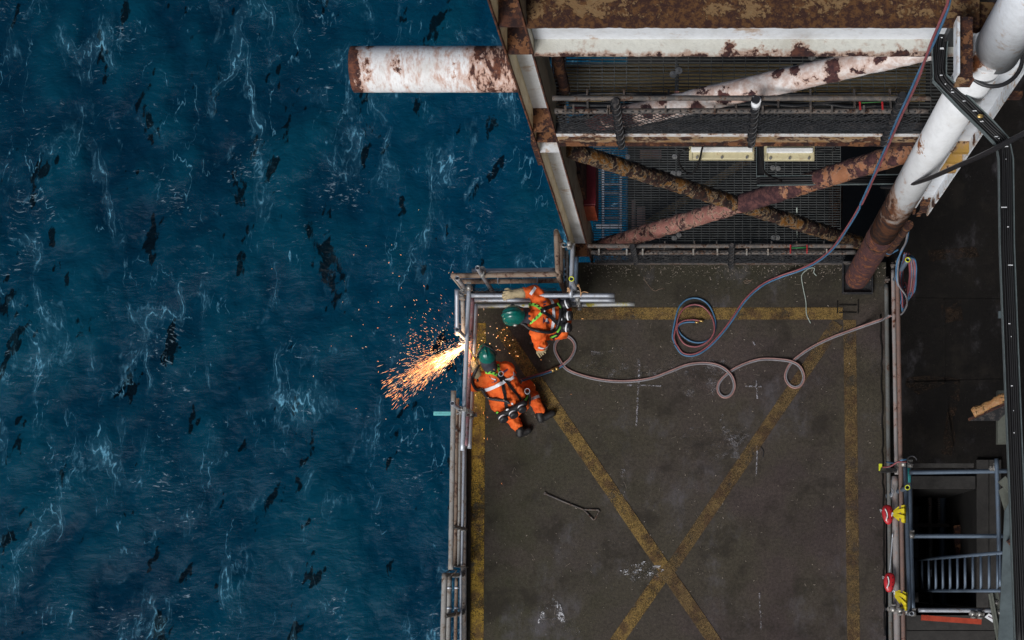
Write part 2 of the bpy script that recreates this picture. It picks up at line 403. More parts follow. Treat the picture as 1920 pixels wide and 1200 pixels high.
def over_mat(name, col, lo, hi, scale, extra=1.0, rough=.8, grain=70, soft=.10, wg=.3):
    """thin coat worn through to what lies below"""
    t=NT(name); n=t.noise(scale,6,.7); g=t.noise(grain,4,.65); u=t.noise(scale*.35,4,.6)
    f=t.math('ADD',t.math('ADD',t.math('MULTIPLY',n,.75-wg),t.math('MULTIPLY',g,wg)),t.math('MULTIPLY',u,.25))
    c=t.mix(t.ramp(g,.35,.65), tuple(x*.5 for x in col), tuple(min(x*1.25,.9) for x in col))
    c=t.mix(t.math('MULTIPLY',t.ramp(t.noise(scale*1.1,6,.7,t.vmap(loc=(5,5,5))),.47,.62),.75), c, (.075,.042,.026))
    t.set(Base_Color=c, Roughness=rough); t.b.inputs['Specular IOR Level'].default_value=.25
    tr=t.n.new('ShaderNodeBsdfTransparent'); mx=t.n.new('ShaderNodeMixShader')
    k=t.math('MULTIPLY', t.ramp(f,lo,lo+soft), hi)
    t.link(k,mx.inputs[0]); t.link(tr.outputs[0],mx.inputs[1]); t.link(t.b.outputs[0],mx.inputs[2])
    t.link(mx.outputs[0], t.n['Material Output'].inputs[0]); return t.m
m_line = over_mat('worn_yellow_paint', (.24,.155,.050), .365, .78, 4, soft=.18, wg=.17)
m_line_faint = over_mat('faded_yellow_paint', (.175,.115,.048), .37, .72, 3.5, soft=.20, wg=.17)
m_line_bright = over_mat('brighter_yellow_paint', (.32,.205,.034), .40, .92, 4.5, soft=.14, wg=.2)
m_chalk = over_mat('chalk', (.42,.42,.46), .47, .75, 30, grain=140)
m_dust = over_mat('white_powder', (.62,.63,.66), .53, .9, 9, grain=80, soft=.06)
m_dust_thin = over_mat('thin_white_dust', (.34,.34,.37), .52, .5, 6, grain=90, soft=.14)

# ================================================================ the sea
SEA_Z = -22.0
def build_sea():
    N, L = 1024, 38.0
    rng = np.random.default_rng(11)
    k1 = 2*np.pi*np.fft.fftfreq(N, L/N); KX, KY = np.meshgrid(k1, k1, indexing='ij'); K = np.hypot(KX, KY); K[0,0]=1e-6
    wd = np.array([.94,-.34]); cosw = (KX*wd[0]+KY*wd[1])/K
    kp = 2*np.pi/5.5
    S = np.exp(-1.25*(kp/K)**2)/K**4 * (0.12 + np.abs(cosw)**2.5) * np.exp(-(K*.035)**2)
    S *= (1 + .9*np.exp(-((K-2*np.pi/1.1)/(2*np.pi/1.1*.5))**2))
    S[0,0]=0
    h = (rng.normal(size=(N,N))+1j*rng.normal(size=(N,N)))*np.sqrt(S/2)
    ph = np.fft.ifft2(h); z = ph.real
    sx = np.fft.ifft2(1j*KX*h).real; sy = np.fft.ifft2(1j*KY*h).real
    sc = .165/np.sqrt((sx**2+sy**2).mean()); z*=sc; sx*=sc; sy*=sc
    dx = np.fft.ifft2(-1j*KX/K*h).real*sc; dy = np.fft.ifft2(-1j*KY/K*h).real*sc
    lam = 1.0
    jxx = 1+lam*np.fft.ifft2(KX*KX/K*h).real*sc; jyy = 1+lam*np.fft.ifft2(KY*KY/K*h).real*sc; jxy = lam*np.fft.ifft2(KX*KY/K*h).real*sc
    J = jxx*jyy-jxy**2
    x0,x1,y0,y1 = -21.5,5.0,-5.0,18.5
    nx, ny = int((x1-x0)/(L/N)), int((y1-y0)/(L/N))
    gx = x0+np.arange(nx)*(L/N); gy = y0+np.arange(ny)*(L/N)
    X,Y = np.meshgrid(gx,gy,indexing='ij')
    ex = np.minimum(np.minimum(X-x0,gx[-1]-X),np.minimum(Y-y0,gy[-1]-Y)); tp = np.clip(ex/1.5,0,1)
    c=lambda a:a[:nx,:ny]*tp
    V = np.stack([X+lam*c(dx), Y+lam*c(dy), SEA_Z+c(z)],-1).reshape(-1,3)
    i = np.arange(nx*ny).reshape(nx,ny)
    F = np.stack([i[:-1,:-1],i[1:,:-1],i[1:,1:],i[:-1,1:]],-1).reshape(-1,4)
    # the rest of the sea out to the horizon: a skirt of big faces joined to the rim
    rim = np.concatenate([i[:,0],i[-1,1:],i[-2::-1,-1],i[0,-2:0:-1]])
    cx,cy = (x0+x1)/2,(y0+y1)/2; vs_=[V]; fs=[F]; prev=rim
    for mul in (1.6,4,20,400):
        r = V[rim].copy(); r[:,0]=cx+(r[:,0]-cx)*mul; r[:,1]=cy+(r[:,1]-cy)*mul; r[:,2]=SEA_Z
        base=sum(len(a) for a in vs_); vs_.append(r); cur=base+np.arange(len(rim))
        fs.append(np.stack([prev,cur,np.roll(cur,-1),np.roll(prev,-1)],-1)[:, ::1]); prev=cur
    V=np.concatenate(vs_); F=np.concatenate(fs).astype(np.int32)
    me = bpy.data.meshes.new('sea'); me.vertices.add(len(V)); me.vertices.foreach_set('co',V.astype(np.float32).ravel())
    me.loops.add(F.size); me.loops.foreach_set('vertex_index',F.ravel()); me.polygons.add(len(F))
    me.polygons.foreach_set('loop_start',np.arange(len(F),dtype=np.int32)*4); me.polygons.foreach_set('use_smooth',np.ones(len(F),bool)); me.update(calc_edges=True)
    def at(name,a):
        A=me.attributes.new(name,'FLOAT','POINT'); full=np.zeros(len(V),np.float32); full[:nx*ny]=a[:nx,:ny].ravel(); A.data.foreach_set('value',full)
    at('crest', 1-J); at('steep', sx*.9-sy*.25); at('lift', z/z.std())
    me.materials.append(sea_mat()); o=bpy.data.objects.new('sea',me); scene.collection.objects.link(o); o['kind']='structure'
def sea_mat():
    t=NT('sea_water')
    crest=t.attr('crest'); steep=t.attr('steep'); lift=t.attr('lift')
    # water body: deep blue, its tone varying at random
    big=t.noise(.16,4,.55); med=t.noise(.9,5,.6,dist=.8)
    near=t.math('MULTIPLY', t.ramp(t.sep()[0],-12,-1.5), t.ramp(t.sep()[1],-8,12))
    body=t.mix(t.ramp(t.math('ADD',t.math('MULTIPLY',big,.6),t.math('MULTIPLY',med,.4)),.38,.62), (.0003,.0195,.043), (.0004,.034,.066))
    body=t.mix(t.math('MULTIPLY',near,.8), body, (.0007,.040,.086))  # bluish smoke haze by the platform painted as brighter water
    body=t.mix(t.ramp(lift,-.6,2.4), body, (.0012,.044,.078))  # light through thin wave crests put into the colour
    # dark platform reflections painted on the steep lee faces, ragged at the rim
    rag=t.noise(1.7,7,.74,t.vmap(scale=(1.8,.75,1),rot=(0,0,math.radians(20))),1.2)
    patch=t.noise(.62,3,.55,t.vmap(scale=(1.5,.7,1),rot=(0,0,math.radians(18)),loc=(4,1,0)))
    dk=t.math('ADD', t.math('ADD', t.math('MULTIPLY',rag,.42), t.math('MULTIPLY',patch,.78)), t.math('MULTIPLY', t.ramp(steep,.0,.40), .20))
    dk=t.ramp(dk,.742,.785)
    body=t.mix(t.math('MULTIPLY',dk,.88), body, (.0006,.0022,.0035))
    # long torn threads of old foam
    w=t.n.new('ShaderNodeTexNoise'); w.inputs['Scale'].default_value=.55; w.inputs['Detail'].default_value=4; t.link(t.pos(),w.inputs['Vector'])
    wv=t.n.new('ShaderNodeVectorMath'); wv.operation='MULTIPLY_ADD'; t.link(w.outputs['Color'],wv.inputs[0]); wv.inputs[1].default_value=(.85,.85,0); t.link(t.pos(),wv.inputs[2])
    v1=t.vmap(scale=(1.25,.42,1),rot=(0,0,math.radians(12)),vec=wv.outputs[0])
    def thread(scale,width,vec,det=5):
        n=t.noise(scale,det,.62,vec); return t.math('SUBTRACT',1.0,t.ramp(t.math('ABSOLUTE',t.math('SUBTRACT',n,.5)),0,width))
    def strands(scale,vec,bands,zone_w,seedloc):
        # bundles of hair-fine foam lines following the level curves of a smooth swell-sized field
        n=t.noise(scale,4.5,.52,t.vmap(vec=vec,loc=seedloc))
        pp=t.math('PINGPONG',t.math('MULTIPLY',n,bands),.5)
        fine=t.math('SUBTRACT',1.0,t.ramp(pp,.0,.24))
        zn=t.math('SUBTRACT',1.0,t.ramp(t.math('ABSOLUTE',t.math('SUBTRACT',n,.5)),0,zone_w))
        return t.math('MULTIPLY',fine,t.math('MULTIPLY',zn,zn)), zn
    s1,z1=strands(.42,v1,34,.060,(0,0,0)); s2,z2=strands(.95,v1,26,.050,(5,3,0)); s3,z3=strands(2.1,v1,16,.06,(2,8,0))
    brk=t.ramp(t.noise(.55,5,.6,t.vmap(loc=(6,2,0))),.46,.66)
    brk2=t.ramp(t.noise(.8,5,.62,t.vmap(loc=(1,5,0))),.50,.66)
    grit=t.ramp(t.noise(8,7,.75,v1),.40,.64)
    fo=t.math('MAXIMUM',t.math('MULTIPLY',s1,brk),t.math('MAXIMUM',t.math('MULTIPLY',t.math('MULTIPLY',s2,brk2),.72),t.math('MULTIPLY',t.math('MULTIPLY',s3,t.math('MULTIPLY',brk,z1)),.7)))
    fo=t.math('ADD',t.math('MULTIPLY',fo,grit), t.math('MULTIPLY',t.math('MULTIPLY',t.math('MULTIPLY',z1,z1),brk),.07))
    fo=t.math('ADD',fo,t.math('MULTIPLY',t.math('MULTIPLY',t.ramp(crest,.28,.62),grit),.35))
    veil=t.ramp(t.noise(5.5,6,.72,t.vmap(scale=(.7,1.3,1),rot=(0,0,math.radians(-20)),vec=wv.outputs[0])),.50,.80)
    body=t.mix(t.math('MULTIPLY',veil,.07), body, (.012,.075,.125))
    c=t.mix(t.math('MINIMUM',t.math('MULTIPLY',fo,1.15),.85), body, (.15,.40,.56))
    # painted sun glints as flecks drawn out across the wind, plus fresh crest foam
    fl=t.noise(7.5,5,.68,t.vmap(scale=(.62,1.9,1),rot=(0,0,math.radians(-24)),vec=wv.outputs[0]),.6)
    fm=t.noise(.5,4,.62,t.vmap(loc=(9,2,0)))
    fk=t.math('ADD', fl, t.math('ADD', t.math('MULTIPLY',t.ramp(crest,.2,.9),.10), t.math('MULTIPLY',t.math('SUBTRACT',fm,.5),.55)))
    fk=t.ramp(fk,.655,.75)
    c=t.mix(t.math('MULTIPLY',fk,.48), c, (.32,.44,.52))
    cap=t.ramp(t.math('ADD',t.math('ADD',crest,t.math('MULTIPLY',t.math('SUBTRACT',fl,.5),2.2)),t.math('MULTIPLY',t.math('SUBTRACT',fm,.5),2.0)),1.02,1.3)
    c=t.mix(t.math('MULTIPLY',cap,.8), c, (.62,.66,.68))
    t.set(Base_Color=c, Roughness=.035, IOR=1.33)
    t.b.inputs['Specular IOR Level'].default_value=.12
    rp=t.noise(3.2,8,.66,t.vmap(scale=(.75,1.35,1),rot=(0,0,math.radians(-24)),vec=wv.outputs[0]))
    t.bump(rp, .6, .11); return t.m
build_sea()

# ================================================================ decks and levels
def struct(name, mb, mat, bevel=0): return mb.build(name, mat, None, bevel, kind='structure')
XL, XR, YN = -2.667, 2.56, 3.975
m = MB()
# one slab with the notch in its north-west corner
m.plate([(XL,-4.5,-.35),(XR,-4.5,-.35),(XR,YN,-.35),(-1.30,YN,-.35),(-1.30,3.545,-.35),(XL,3.545,-.35)], (0,0,.35))
deck = struct('work_deck', m, m_deck)
def line(p0, p1, w, mat, z=.004, name='painted_line'):
    return MB().bar(p0+Vector((0,0,z)), p1+Vector((0,0,z)), w, .0016).build(name, mat, deck)
line(P(898.5,606), P(896,930), .165, m_line_bright)
line(P(896,930), P(894,1250), .165, m_line_bright)
line(P(1062,588), P(1150,588), .150, m_line_faint)
line(P(1150,588), P(1580,588), .150, m_line)
line(P(1593,600), P(1601,1250), .158, m_line_faint)
line(P(940,618), P(1250,1072), .165, m_line, .0072)
line(P(1250,1072), P(1372,1250), .165, m_line_faint, .0072)
line(P(1570,606), P(1262,1060), .150, m_line_faint, .0072)
line(P(1238,1085), P(1130,1240), .165, m_line, .0072)
line(P(1262,1060), P(1238,1085), .155, m_line_faint, .0105)
def chalk(pts, w, mat=m_chalk, name='chalk_mark'):
    b=MB()
    for a,c in zip(pts[:-1],pts[1:]): b.bar(P(*a,.013),P(*c,.013),w,.001)
    return b.build(name, mat, deck)
for a,c,w in (((1199,680),(1193,800),.022),((1175,722),(1240,724),.022),((1418,712),(1420,748),.02),((1398,724),(1428,725),.018),
              ((1420,835),(1418,892),.016),((1424,1112),(1427,1180),.018),((1412,640),(1416,650),.02)):
    chalk((a,c),w)
def patch(cx,cy,rx,ry,mat,z,seed,name='powder_patch',rot=0):
    random.seed(seed); pts=[]
    for i in range(22):
        a=2*math.pi*i/22; k=random.uniform(.7,1.1); x,y=rx*k*math.cos(a),ry*k*math.sin(a)
        pts.append(P(cx+x*math.cos(rot)-y*math.sin(rot),cy+x*math.sin(rot)+y*math.cos(rot),z))
    return MB().plate(pts,(0,0,.001)).build(name,mat,deck)
patch(1203,1069,42,15,m_dust,.016,1,rot=-.12); patch(1212,1082,38,15,m_dust_thin,.0145,2)
patch(1022,1152,9,34,m_dust,.016,3,rot=.5); patch(1049,1148,8,38,m_dust,.0145,4,rot=-.4); patch(1040,1175,55,22,m_dust_thin,.0130,5)
patch(1168,889,6,12,m_dust_thin,.014,6); patch(1354,796,6,20,m_dust_thin,.014,7); patch(1170,915,3,14,m_dust_thin,.0135,8)
patch(1340,830,70,40,m_dust_thin,.0120,9); patch(1300,700,90,45,m_dust_thin,.0112,10); patch(1150,690,60,40,m_dust_thin,.0104,14)
# recessed lifting pad cover and a weld seam near the corner
b=MB(); b.bar(P(1573,572,.006),P(1606,572,.006),.012,.012); b.bar(P(1573,586,.006),P(1606,586,.006),.012,.012); b.bar(P(1570,564,.006),P(1570,588,.006),.012,.012); b.bar(P(1609,562,.006),P(1609,588,.006),.012,.012)
b.build('pad_cover', m_deck_low, deck)
random.seed(4); b=MB(); pts=[]
for i in range(60): pts.append(P(1652+ i*.12+random.uniform(-1.4,1.4), 590+i*10.2, .004))
b.sweep(pts,.012,6); b.build('weld_seam', m_deck_low, deck)
MB().box(XL-.012,XL,-4.5,3.545,-.36,.10).build('kick_plate', m_black_steel, deck)
MB().bar(P(1105,494.5,.03),P(1650,494.5,.03),.015,.06).build('edge_strip', m_dark_rail, deck)
# litter: scale flakes and grit swept against the north edge and loose over the deck
random.seed(8); b=MB()
for i in range(1250):
    if i<620: px,py=random.uniform(1095,1660),494+abs(random.gauss(0,17))
    else: px,py=random.uniform(900,1655),random.uniform(500,1185)
    if py<548 and px<1095: continue
    q=P(px,py,.004); s=random.choice((.002,.0025,.003,.004,.005,.008)); a=random.uniform(0,6.28)
    ln = s*random.uniform(1,2.2) if random.random()>.05 else random.uniform(.015,.05)
    if ln>.014: s=.0022
    d=Vector((math.cos(a)*ln,math.sin(a)*ln,0)); e=Vector((-math.sin(a),math.cos(a),0))*s*.7
    b.add([q-d-e,q+d-e*.6,q+d*.9+e,q-d*.8+e*.8,q+Vector((0,0,s*.8))],[(0,1,4),(1,2,4),(2,3,4),(3,0,4),(3,2,1,0)])
b.build('deck_litter', plain('scale_flakes',(.26,.22,.18),.8,0,.6,40), None, kind='stuff')

# lower grimy deck to the east, with a well opening in it
z=-.30; hx0,hx1,hy0,hy1=2.95,3.79,-.35,1.17
m=MB(); m.box(2.62,hx0,-5,9,z-.2,z); m.box(hx0,hx1,hy1,9,z-.2,z); m.box(hx0,hx1,-5,hy0,z-.2,z); m.box(hx1,12,-5,9,z-.2,z)
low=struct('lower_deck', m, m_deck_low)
for (a,c) in (((1700,716),(1890,712)),((1770,560),(1772,722)),((1772,722),(1790,850)),((1700,560),(1890,562))):
    MB().bar(P(*a,z+.003),P(*c,z+.003),.02,.008).build('plate_seam', m_deck_low, low)
m_stain = over_mat('rust_stain', (.030,.019,.012), .45, .6, 4, grain=50, soft=.14)
def stain(pts):
    MB().plate([P(a,c,z+.006) for a,c in pts],(0,0,.001)).build('rust_stain', m_stain, low)
stain([(1772,705),(1800,712),(1799,750),(1786,790),(1792,820),(1784,855),(1764,850),(1772,800),(1778,760)]); stain([(1700,708),(1740,704),(1775,708),(1770,722),(1722,740),(1698,722)])
stain([(1760,560),(1800,556),(1806,600),(1770,606)]); stain([(1740,470),(1830,462),(1836,482),(1744,490)])
m=MB(); m.box(hx0-.05,hx0-.002,hy0,hy1,-5,z-.201); m.box(hx1+.002,hx1+.05,hy0,hy1,-5,z-.201); m.box(hx0,hx1,hy1+.002,hy1+.05,-5,z-.201); m.box(hx0,hx1,hy0-.05,hy0-.002,-5,z-.201); struct('well_shade_wall', m, m_dark_plate)  # shaft walls added to keep light out and darken the well
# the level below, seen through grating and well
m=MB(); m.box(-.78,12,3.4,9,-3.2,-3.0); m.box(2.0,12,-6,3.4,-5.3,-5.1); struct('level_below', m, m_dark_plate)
m=MB(); m.box(4.75,5.0,-6,20,-.3,10.39); struct('east_shade_wall', m, m_dark_plate)  # unseen wall added to block light from the east
# unseen slabs added overhead to shade the right side; the lens looks past them
m=MB(); m.box(2.95,26,-6,20,10.4,10.7); struct('upper_shade_slab', m, m_dark_plate)
m=MB(); m.box(.5,26,-8,20,18.6,18.9); struct('top_shade_slab', m, m_dark_plate)

# ================================================================ steel frame on the north side
YF = 3.985           # the frame's south face
def zf(py, Y=YF): return CAM_H - FPX*Y/(NADY-py)
# --- west H column
col = thing('steel_column', (-1.22,4.2,0), 'white H-section steel column with rusty edges standing beside the sea', 'column')
cx0,cx1,cyN,cweb = -1.334,-1.118,4.42,4.215
MB().box(cx0+.0142,cx1-.0142,cweb-.007,cweb+.007,-.4,9.2).build('web', m_white_clean, col)
m_wflange = worn('column_flange_paint', (.62,.55,.40), .16, 3.4, dirt=.4, edges=((1,YF,.05,.42),), stain=(.38,.22,.09), stain_w=.16, stretch=(1,1,.4))
MB().box(cx0,cx0+.014,YF,cyN,-.4,9.2).build('flange', m_wflange, col, .002)
MB().box(cx1-.014,cx1,YF,cyN,-.4,9.2).build('flange', m_wflange, col, .002)
for z in (7.60,7.06,5.16,4.86,4.55):
    MB().box(cx0+.015,cx1-.015,YF+.012,cweb-.008,z-.009,z+.009).build('stiffener', m_rust if z>4.6 else m_white, col)
MB().box(cx0+.015,cx1-.015,YF+.06,cweb-.008,-.002,.012).build('base_plate', m_rust, col)
b=MB(); b.box(cx0-.05,cx0-.001,4.02,4.38,4.05,4.75); b.build('gusset', m_rust, col)
b=MB(); b.tube((cx1+.10,4.30,5.4),(cx1+.10,4.30,7.0),.05,12,.004,.1); b.build('stiffener_pipe', m_rust, col)

# --- top girder
gir = thing('girder', (.6,4.1,7.3), 'long white I-girder with blistered rusty lower flange along the top edge', 'girder')
gx0,gx1,gw = cx1+.003,2.15,4.115
zt,zb = zf(53),CAM_H-FPX*gw/(NADY-72)
def rag_plate(x0,x1,y0,y1,z0,z1,amp,seed):
    """flange whose south edge is eaten ragged by rust"""
    random.seed(seed); n=260; b=MB(); v=[]; 
    for i in range(n+1):
        x=lerp(x0,x1,i/n); e=y0+amp*(mnoise.noise(Vector((x*7,seed,0)))+.7*mnoise.noise(Vector((x*26,seed,3))))
        v+= [(x,e,z0),(x,y1,z0),(x,y1,z1),(x,e,z1)]
    f=[]
    for i in range(n):
        for k in range(4): f.append((i*4+k,i*4+(k+1)%4,(i+1)*4+(k+1)%4,(i+1)*4+k))
    f+=[(0,1,2,3),tuple(n*4+k for k in (3,2,1,0))]
    return b.add(v,f)
MB().box(gx0,gx1,gw-.006,gw+.006,zb,zt).build('web', m_white_clean, gir)
rag_plate(gx0,gx1,YF,4.50,zt,zt+.022,.006,3).build('top_flange', m_flange_top, gir)
rag_plate(gx0,gx1,YF,gw+.13,zb-.022,zb,.005,5).build('bottom_flange', m_flange_low, gir)
# --- middle beam
mid = thing('beam', (.6,4.0,5), 'narrow brown and white beam carrying the upper walkway edge', 'beam')
z1,z0=zf(251.5),zf(267.5)
MB().box(gx0,2.5,YF+.003,YF+.10,z0,z1).build('beam_face', m_brownface, mid)
MB().box(gx0,2.5,YF-.006,YF+.0022,z1-.055,z1+.004).build('edge_strip', worn('white_edge_strip',(.72,.72,.72),.33,6,stain=(.4,.22,.12)), mid)
MB().box(gx0,2.5,YF+.004,YF+.102,z1+.0045,z1+.008).build('tarred_top', m_black_steel, mid)
rag_plate(gx0,2.5,YF-.03,YF+.0022,z0-.012,z0,.003,9).build('bottom_lip', m_rust, mid)

# --- horizontal stub tube over the sea
sy=4.2; ss=(NADY-130)/sy; sz=CAM_H-FPX/ss; sx0=(662-NADX)/ss
b=MB(); b.pipe((sx0,sy,sz),(cx0-.002,sy,sz),.181,.014,40,.002,.06)
stub=b.build('stub_tube', m_white_stub); tag(stub,'stubby white tube streaked with rust jutting out over the sea','tube')

# --- braces
def brace(name,p0,p1,r,mat,label,amp=.006,seed=0):
    o=MB().tube(p0,p1,r,28,amp,.012,9).build(name,mat); return tag(o,label,'brace')
YB=4.2
brace('brace_tube', PY(1062,279,YB), PY(1610,455,YB), .083, m_ochre, 'ochre brown brace tube with flaking paint falling to the right',.012)
brace('brace_tube', PY(1118,466,YB), PY(1392,381,YB)+Vector((.0,0,0)), .098, m_pink, 'dull pink brace tube with peeling paint, lower half of the cross',.012)
brace('brace_tube', PY(1392,381,YB), PY(1742,272,YB), .104, worn('orange_brace',(.31,.135,.07),.46,6,dirt=.4,stain=(.42,.24,.16),stain_w=.03,rust=((.035,.014,.018),(.11,.045,.042)),blobs=(5,.5,.6,.3),bump=1.0,edge=(2,2.2,.6,.3)), 'orange brown brace tube with dark scabs, upper half of the cross',.008)
YC=4.09
brace('brace_tube', PY(1078,241,YC), PY(1765,84,YC+.09), .098, m_white_brace, 'pale rust-blotched brace tube behind the upper walkway rails',.006)

# --- east round column
pc=thing('round_column', (2.2,3.79,0), 'round white steel column with a rusty brown foot', 'column')
def vt(b,x,y,z0,z1,r,n=40,amp=0): return b.tube((x,y,z0),(x,y,z1),r,n,amp,.02 if amp else None,14)
RX,RY=2.2,3.787
vt(MB(),RX,RY,2.35,7.70,.150).build('shaft', m_white_pipe, pc)
b=MB(); vt(b,RX,RY,-.35,2.35,.152,40,.0025); b.build('foot', m_rust_pipe, pc)
vt(MB(),RX,RY,2.02,2.07,.157).build('weld_ring', m_rust, pc)
vt(MB(),RX+.075,RY+.03,7.62,9.3,.172).build('sleeve', m_white_clean, pc)
b=MB(); b.sweep([(RX+.075+.215*math.cos(a),RY+.03+.215*math.sin(a),7.50) for a in [math.radians(x) for x in range(180,400,10)]],.016,8); b.build('strap', m_rubber, pc)
b=MB()
for a0,a1,c0,c1 in ((RX-.19,RX-.175,RY-.2,RY+.2),(RX+.175,RX+.19,RY-.2,RY+.2)): b.box(a0,a1,c0,c1,.002,.07)
b.box(RX-.19,RX+.19,RY-.215,RY-.2,.002,.07); b.build('pocket_frame', m_black_steel, pc)
MB().box(RX-.174,RX+.174,RY-.199,RY+.19,.001,.006).build('pocket_floor', m_black_steel, pc)
# --- second H column behind it
c2=thing('steel_column', (2.5,3.95,0), 'white angle column with a rusted-through foot behind the round column', 'column')
MB().box(2.38,2.40,3.80,3.98,3.3,9.2).build('flange', m_white, c2)
MB().box(2.401,2.545,3.88,3.895,3.25,9.2).build('web', m_white_clean, c2)
MB().box(2.546,2.56,3.78,3.99,3.05,9.2).build('flange', m_white, c2)
for z in (5.25,4.95,4.65): MB().box(2.402,2.543,3.78,3.879,z-.03,z+.03).build('stiffener', worn('ochre_stiffener',(.42,.25,.06),.35,6), c2)
random.seed(6); b=MB()
for i in range(12):
    x=random.uniform(2.36,2.56); z=random.uniform(2.7,3.2); b.bar((x,3.87,z+.3),(x+random.uniform(-.1,.08),3.84,z-.1),random.uniform(.02,.05),.006,(0,1,0))
b.build('rust_shards', m_rust, c2, kind='stuff')
MB().tube((2.52,4.0,.4),(2.5,3.9,2.2),.05,14,.008,.05).build('stump', m_rust, c2)
# --- bracket stub, strut and dark stubs top right
br=thing('beam_stub', (2.12,3.9,7.3), 'rust-brown square stub beam sticking out beside the round column', 'beam')
bz=7.78; 
b=MB(); q0,q1=P(1808,36,bz),P(1808,150,bz); b.bar(q0,q1,.105,.10); b.build('body', m_rust, br, .004)
b=MB(); b.bar(q1+Vector((0,-.001,-.02)),q1+Vector((0,-.02,-.02)),.115,.15); b.build('end_cap', worn('dark_cap',(.16,.1,.05),.6,9), br)
b=MB(); b.bar(P(1796,40,bz)+Vector((-.012,0,.02)),P(1796,146,bz)+Vector((-.012,0,.02)),.018,.15); b.build('side_plate', m_white, br)
b=MB(); b.box(1.98,2.15,4.05,4.55,7.0,7.55); tag(b.build('deck_edge', m_black_steel),'dark walkway edge block beyond the cable tray at top right','edge block')
ww=thing('beam_end', (2.25,4.1,7.2),'short white beam end between the cable tray and the round column','beam')
MB().box(2.02,2.32,4.06,4.08,6.9,7.5).build('web', m_white_clean, ww); MB().box(2.02,2.32,3.98,4.2,7.52,7.54).build('flange', m_flange_top, ww)
b=MB(); b.bar(P(1867,179,5.6),P(1915,179,5.6),.05,.09); tag(b.build('stub_bracket', m_rust),'short rusty bracket at the right edge below the round column','bracket')

# ================================================================ walkways
def grating(name,x0,x1,y0,y1,z,label,clips):
    t=thing(name,((x0+x1)/2,(y0+y1)/2,z),label,'grating','walkway grating panels')
    b=MB(); n=int((y1-y0)/.030)
    for i in range(n+1):
        y=y0+i*(y1-y0)/n; b.box(x0,x1,y-.0022,y+.0022,z-.030,z)
    b.build('bearing_bars', m_grate, t, kind='stuff')
    b=MB(); n=int((x1-x0)/.1)
    for i in range(n+1):
        x=x0+i*(x1-x0)/n; b.box(x-.0028,x+.0028,y0,y1,z-.008,z+.001)
    b.build('cross_bars', m_grate, t, kind='stuff')
    for (px,py) in clips:
        q=P(px,py,z); cb=MB(); cb.tube(q+Vector((0,0,.001)),q+Vector((0,0,.007)),.032,16); cb.tube(q+Vector((0,0,.008)),q+Vector((0,0,.02)),.011,6)
        cb.build('clip', m_coupler, t)
    return t
zu=zf(252)-.01
def X(px,z): return P(px,0,z).x
xs=[X(1036,zu),X(1268,zu),X(1528,zu),X(1790,zu)]
cl=[[(1262,140)],[(1273,133),(1522,107)],[(1533,101)]]
for i,lab in enumerate(('upper walkway grating panel next to the white H column','middle panel of the upper walkway grating','upper walkway grating panel nearest the round column')):
    grating('grating_panel',xs[i]+.006,xs[i+1]-.006,YF+.104,5.9,zu,lab,cl[i])
xs=[-1.10,X(1268,0),X(1455,0),2.0]
cl=[[(1177,294),(1265,294),(1262,325),(1160,486),(1250,486),(1264,447)],[(1273,325),(1273,441),(1284,485),(1449,315),(1450,446)],[(1458,446),(1449+10,316),(1466,484)]]
for i,lab in enumerate(('lower walkway grating panel over the sea beside the red box','lower walkway grating panel behind the brace crossing','lower walkway grating panel near the rusty column foot')):
    grating('grating_panel',xs[i]+.006,xs[i+1]-.006,YF+.02,6.2,0.0,lab,cl[i])

def coil(b,p0,p1,r,w,turns,n=6):
    p0,p1=Vector(p0),Vector(p1); d=(p1-p0).normalized(); u=d.orthogonal().normalized(); v=d.cross(u)
    m=turns*10; b.sweep([lerp(p0,p1,i/m)+(u*math.cos(i*.628)+v*math.sin(i*.628))*r for i in range(m+1)],w,n)
def net(b,x0,x1,y,zlo,zhi,cell,r,seed,sag=.02):
    random.seed(seed); n=int((x1-x0)/cell); hh=zhi-zlo; k=max(1,int(round(hh/cell)))
    for s in (1,-1):
        for i in range(-k,n+1):
            pts=[]
            for j in range(0,k*2+1):
                x=x0+cell*(i+j/2) if s>0 else x0+cell*(i+k-j/2)
                if x<x0-.001 or x>x1+.001: continue
                zz=zlo+hh*j/(2*k)
                pts.append((x+random.uniform(-1,1)*.006, y-sag*math.sin(math.pi*j/(2*k))*(1+.8*mnoise.noise(Vector((x*1.3,zz,seed))))+random.uniform(-1,1)*.006, zz))
            if len(pts)>1: b.sweep(pts,r,3,False)
# upper rail
hr=thing('handrail',(.5,3.95,5.2),'dark handrail with black netting along the upper walkway','handrail')
YU=3.955
def hz(x0,x1,py,r,mat,name,par,Y,amp=.003): 
    a,c=PY(x0,py,Y),PY(x1,py,Y); return MB().tube(a,c,r,14,amp,.05,14).build(name,mat,par)
hz(1036,1745,184,.021,m_dark_rail,'top_rail',hr,YU); hz(1040,1740,208,.022,m_dark_rail,'mid_rail',hr,YU)
hz(1046,1736,247,.012,m_black_steel,'toe_rail',hr,YU)
for a,c in (((1154,190),(1165,274)),((1418,186),(1408,270)),((1693,178),(1656,268))):
    q0,q1=PY(*a,YU-.04),PY(*c,YU-.04); x=(q0.x+q1.x)/2
    b=MB(); b.tube((q0.x,q0.y,q0.z),(q1.x,q1.y,q1.z),.030,14,.003,.04,14); coil(b,q0,q1,.035,.008,9); b.build('post',m_black_steel,hr)
b=MB(); net(b,PY(1050,0,YU).x if False else -1.05,2.05,YU-.01,PY(0,247,YU).z,PY(0,206,YU).z,.058,.0042,2); b.build('netting', m_net, hr, kind='stuff')
MB().tube(PY(1418,188,YU-.04),PY(1417,198,YU-.04),.040,14).build('white_wrap',m_tag,hr)
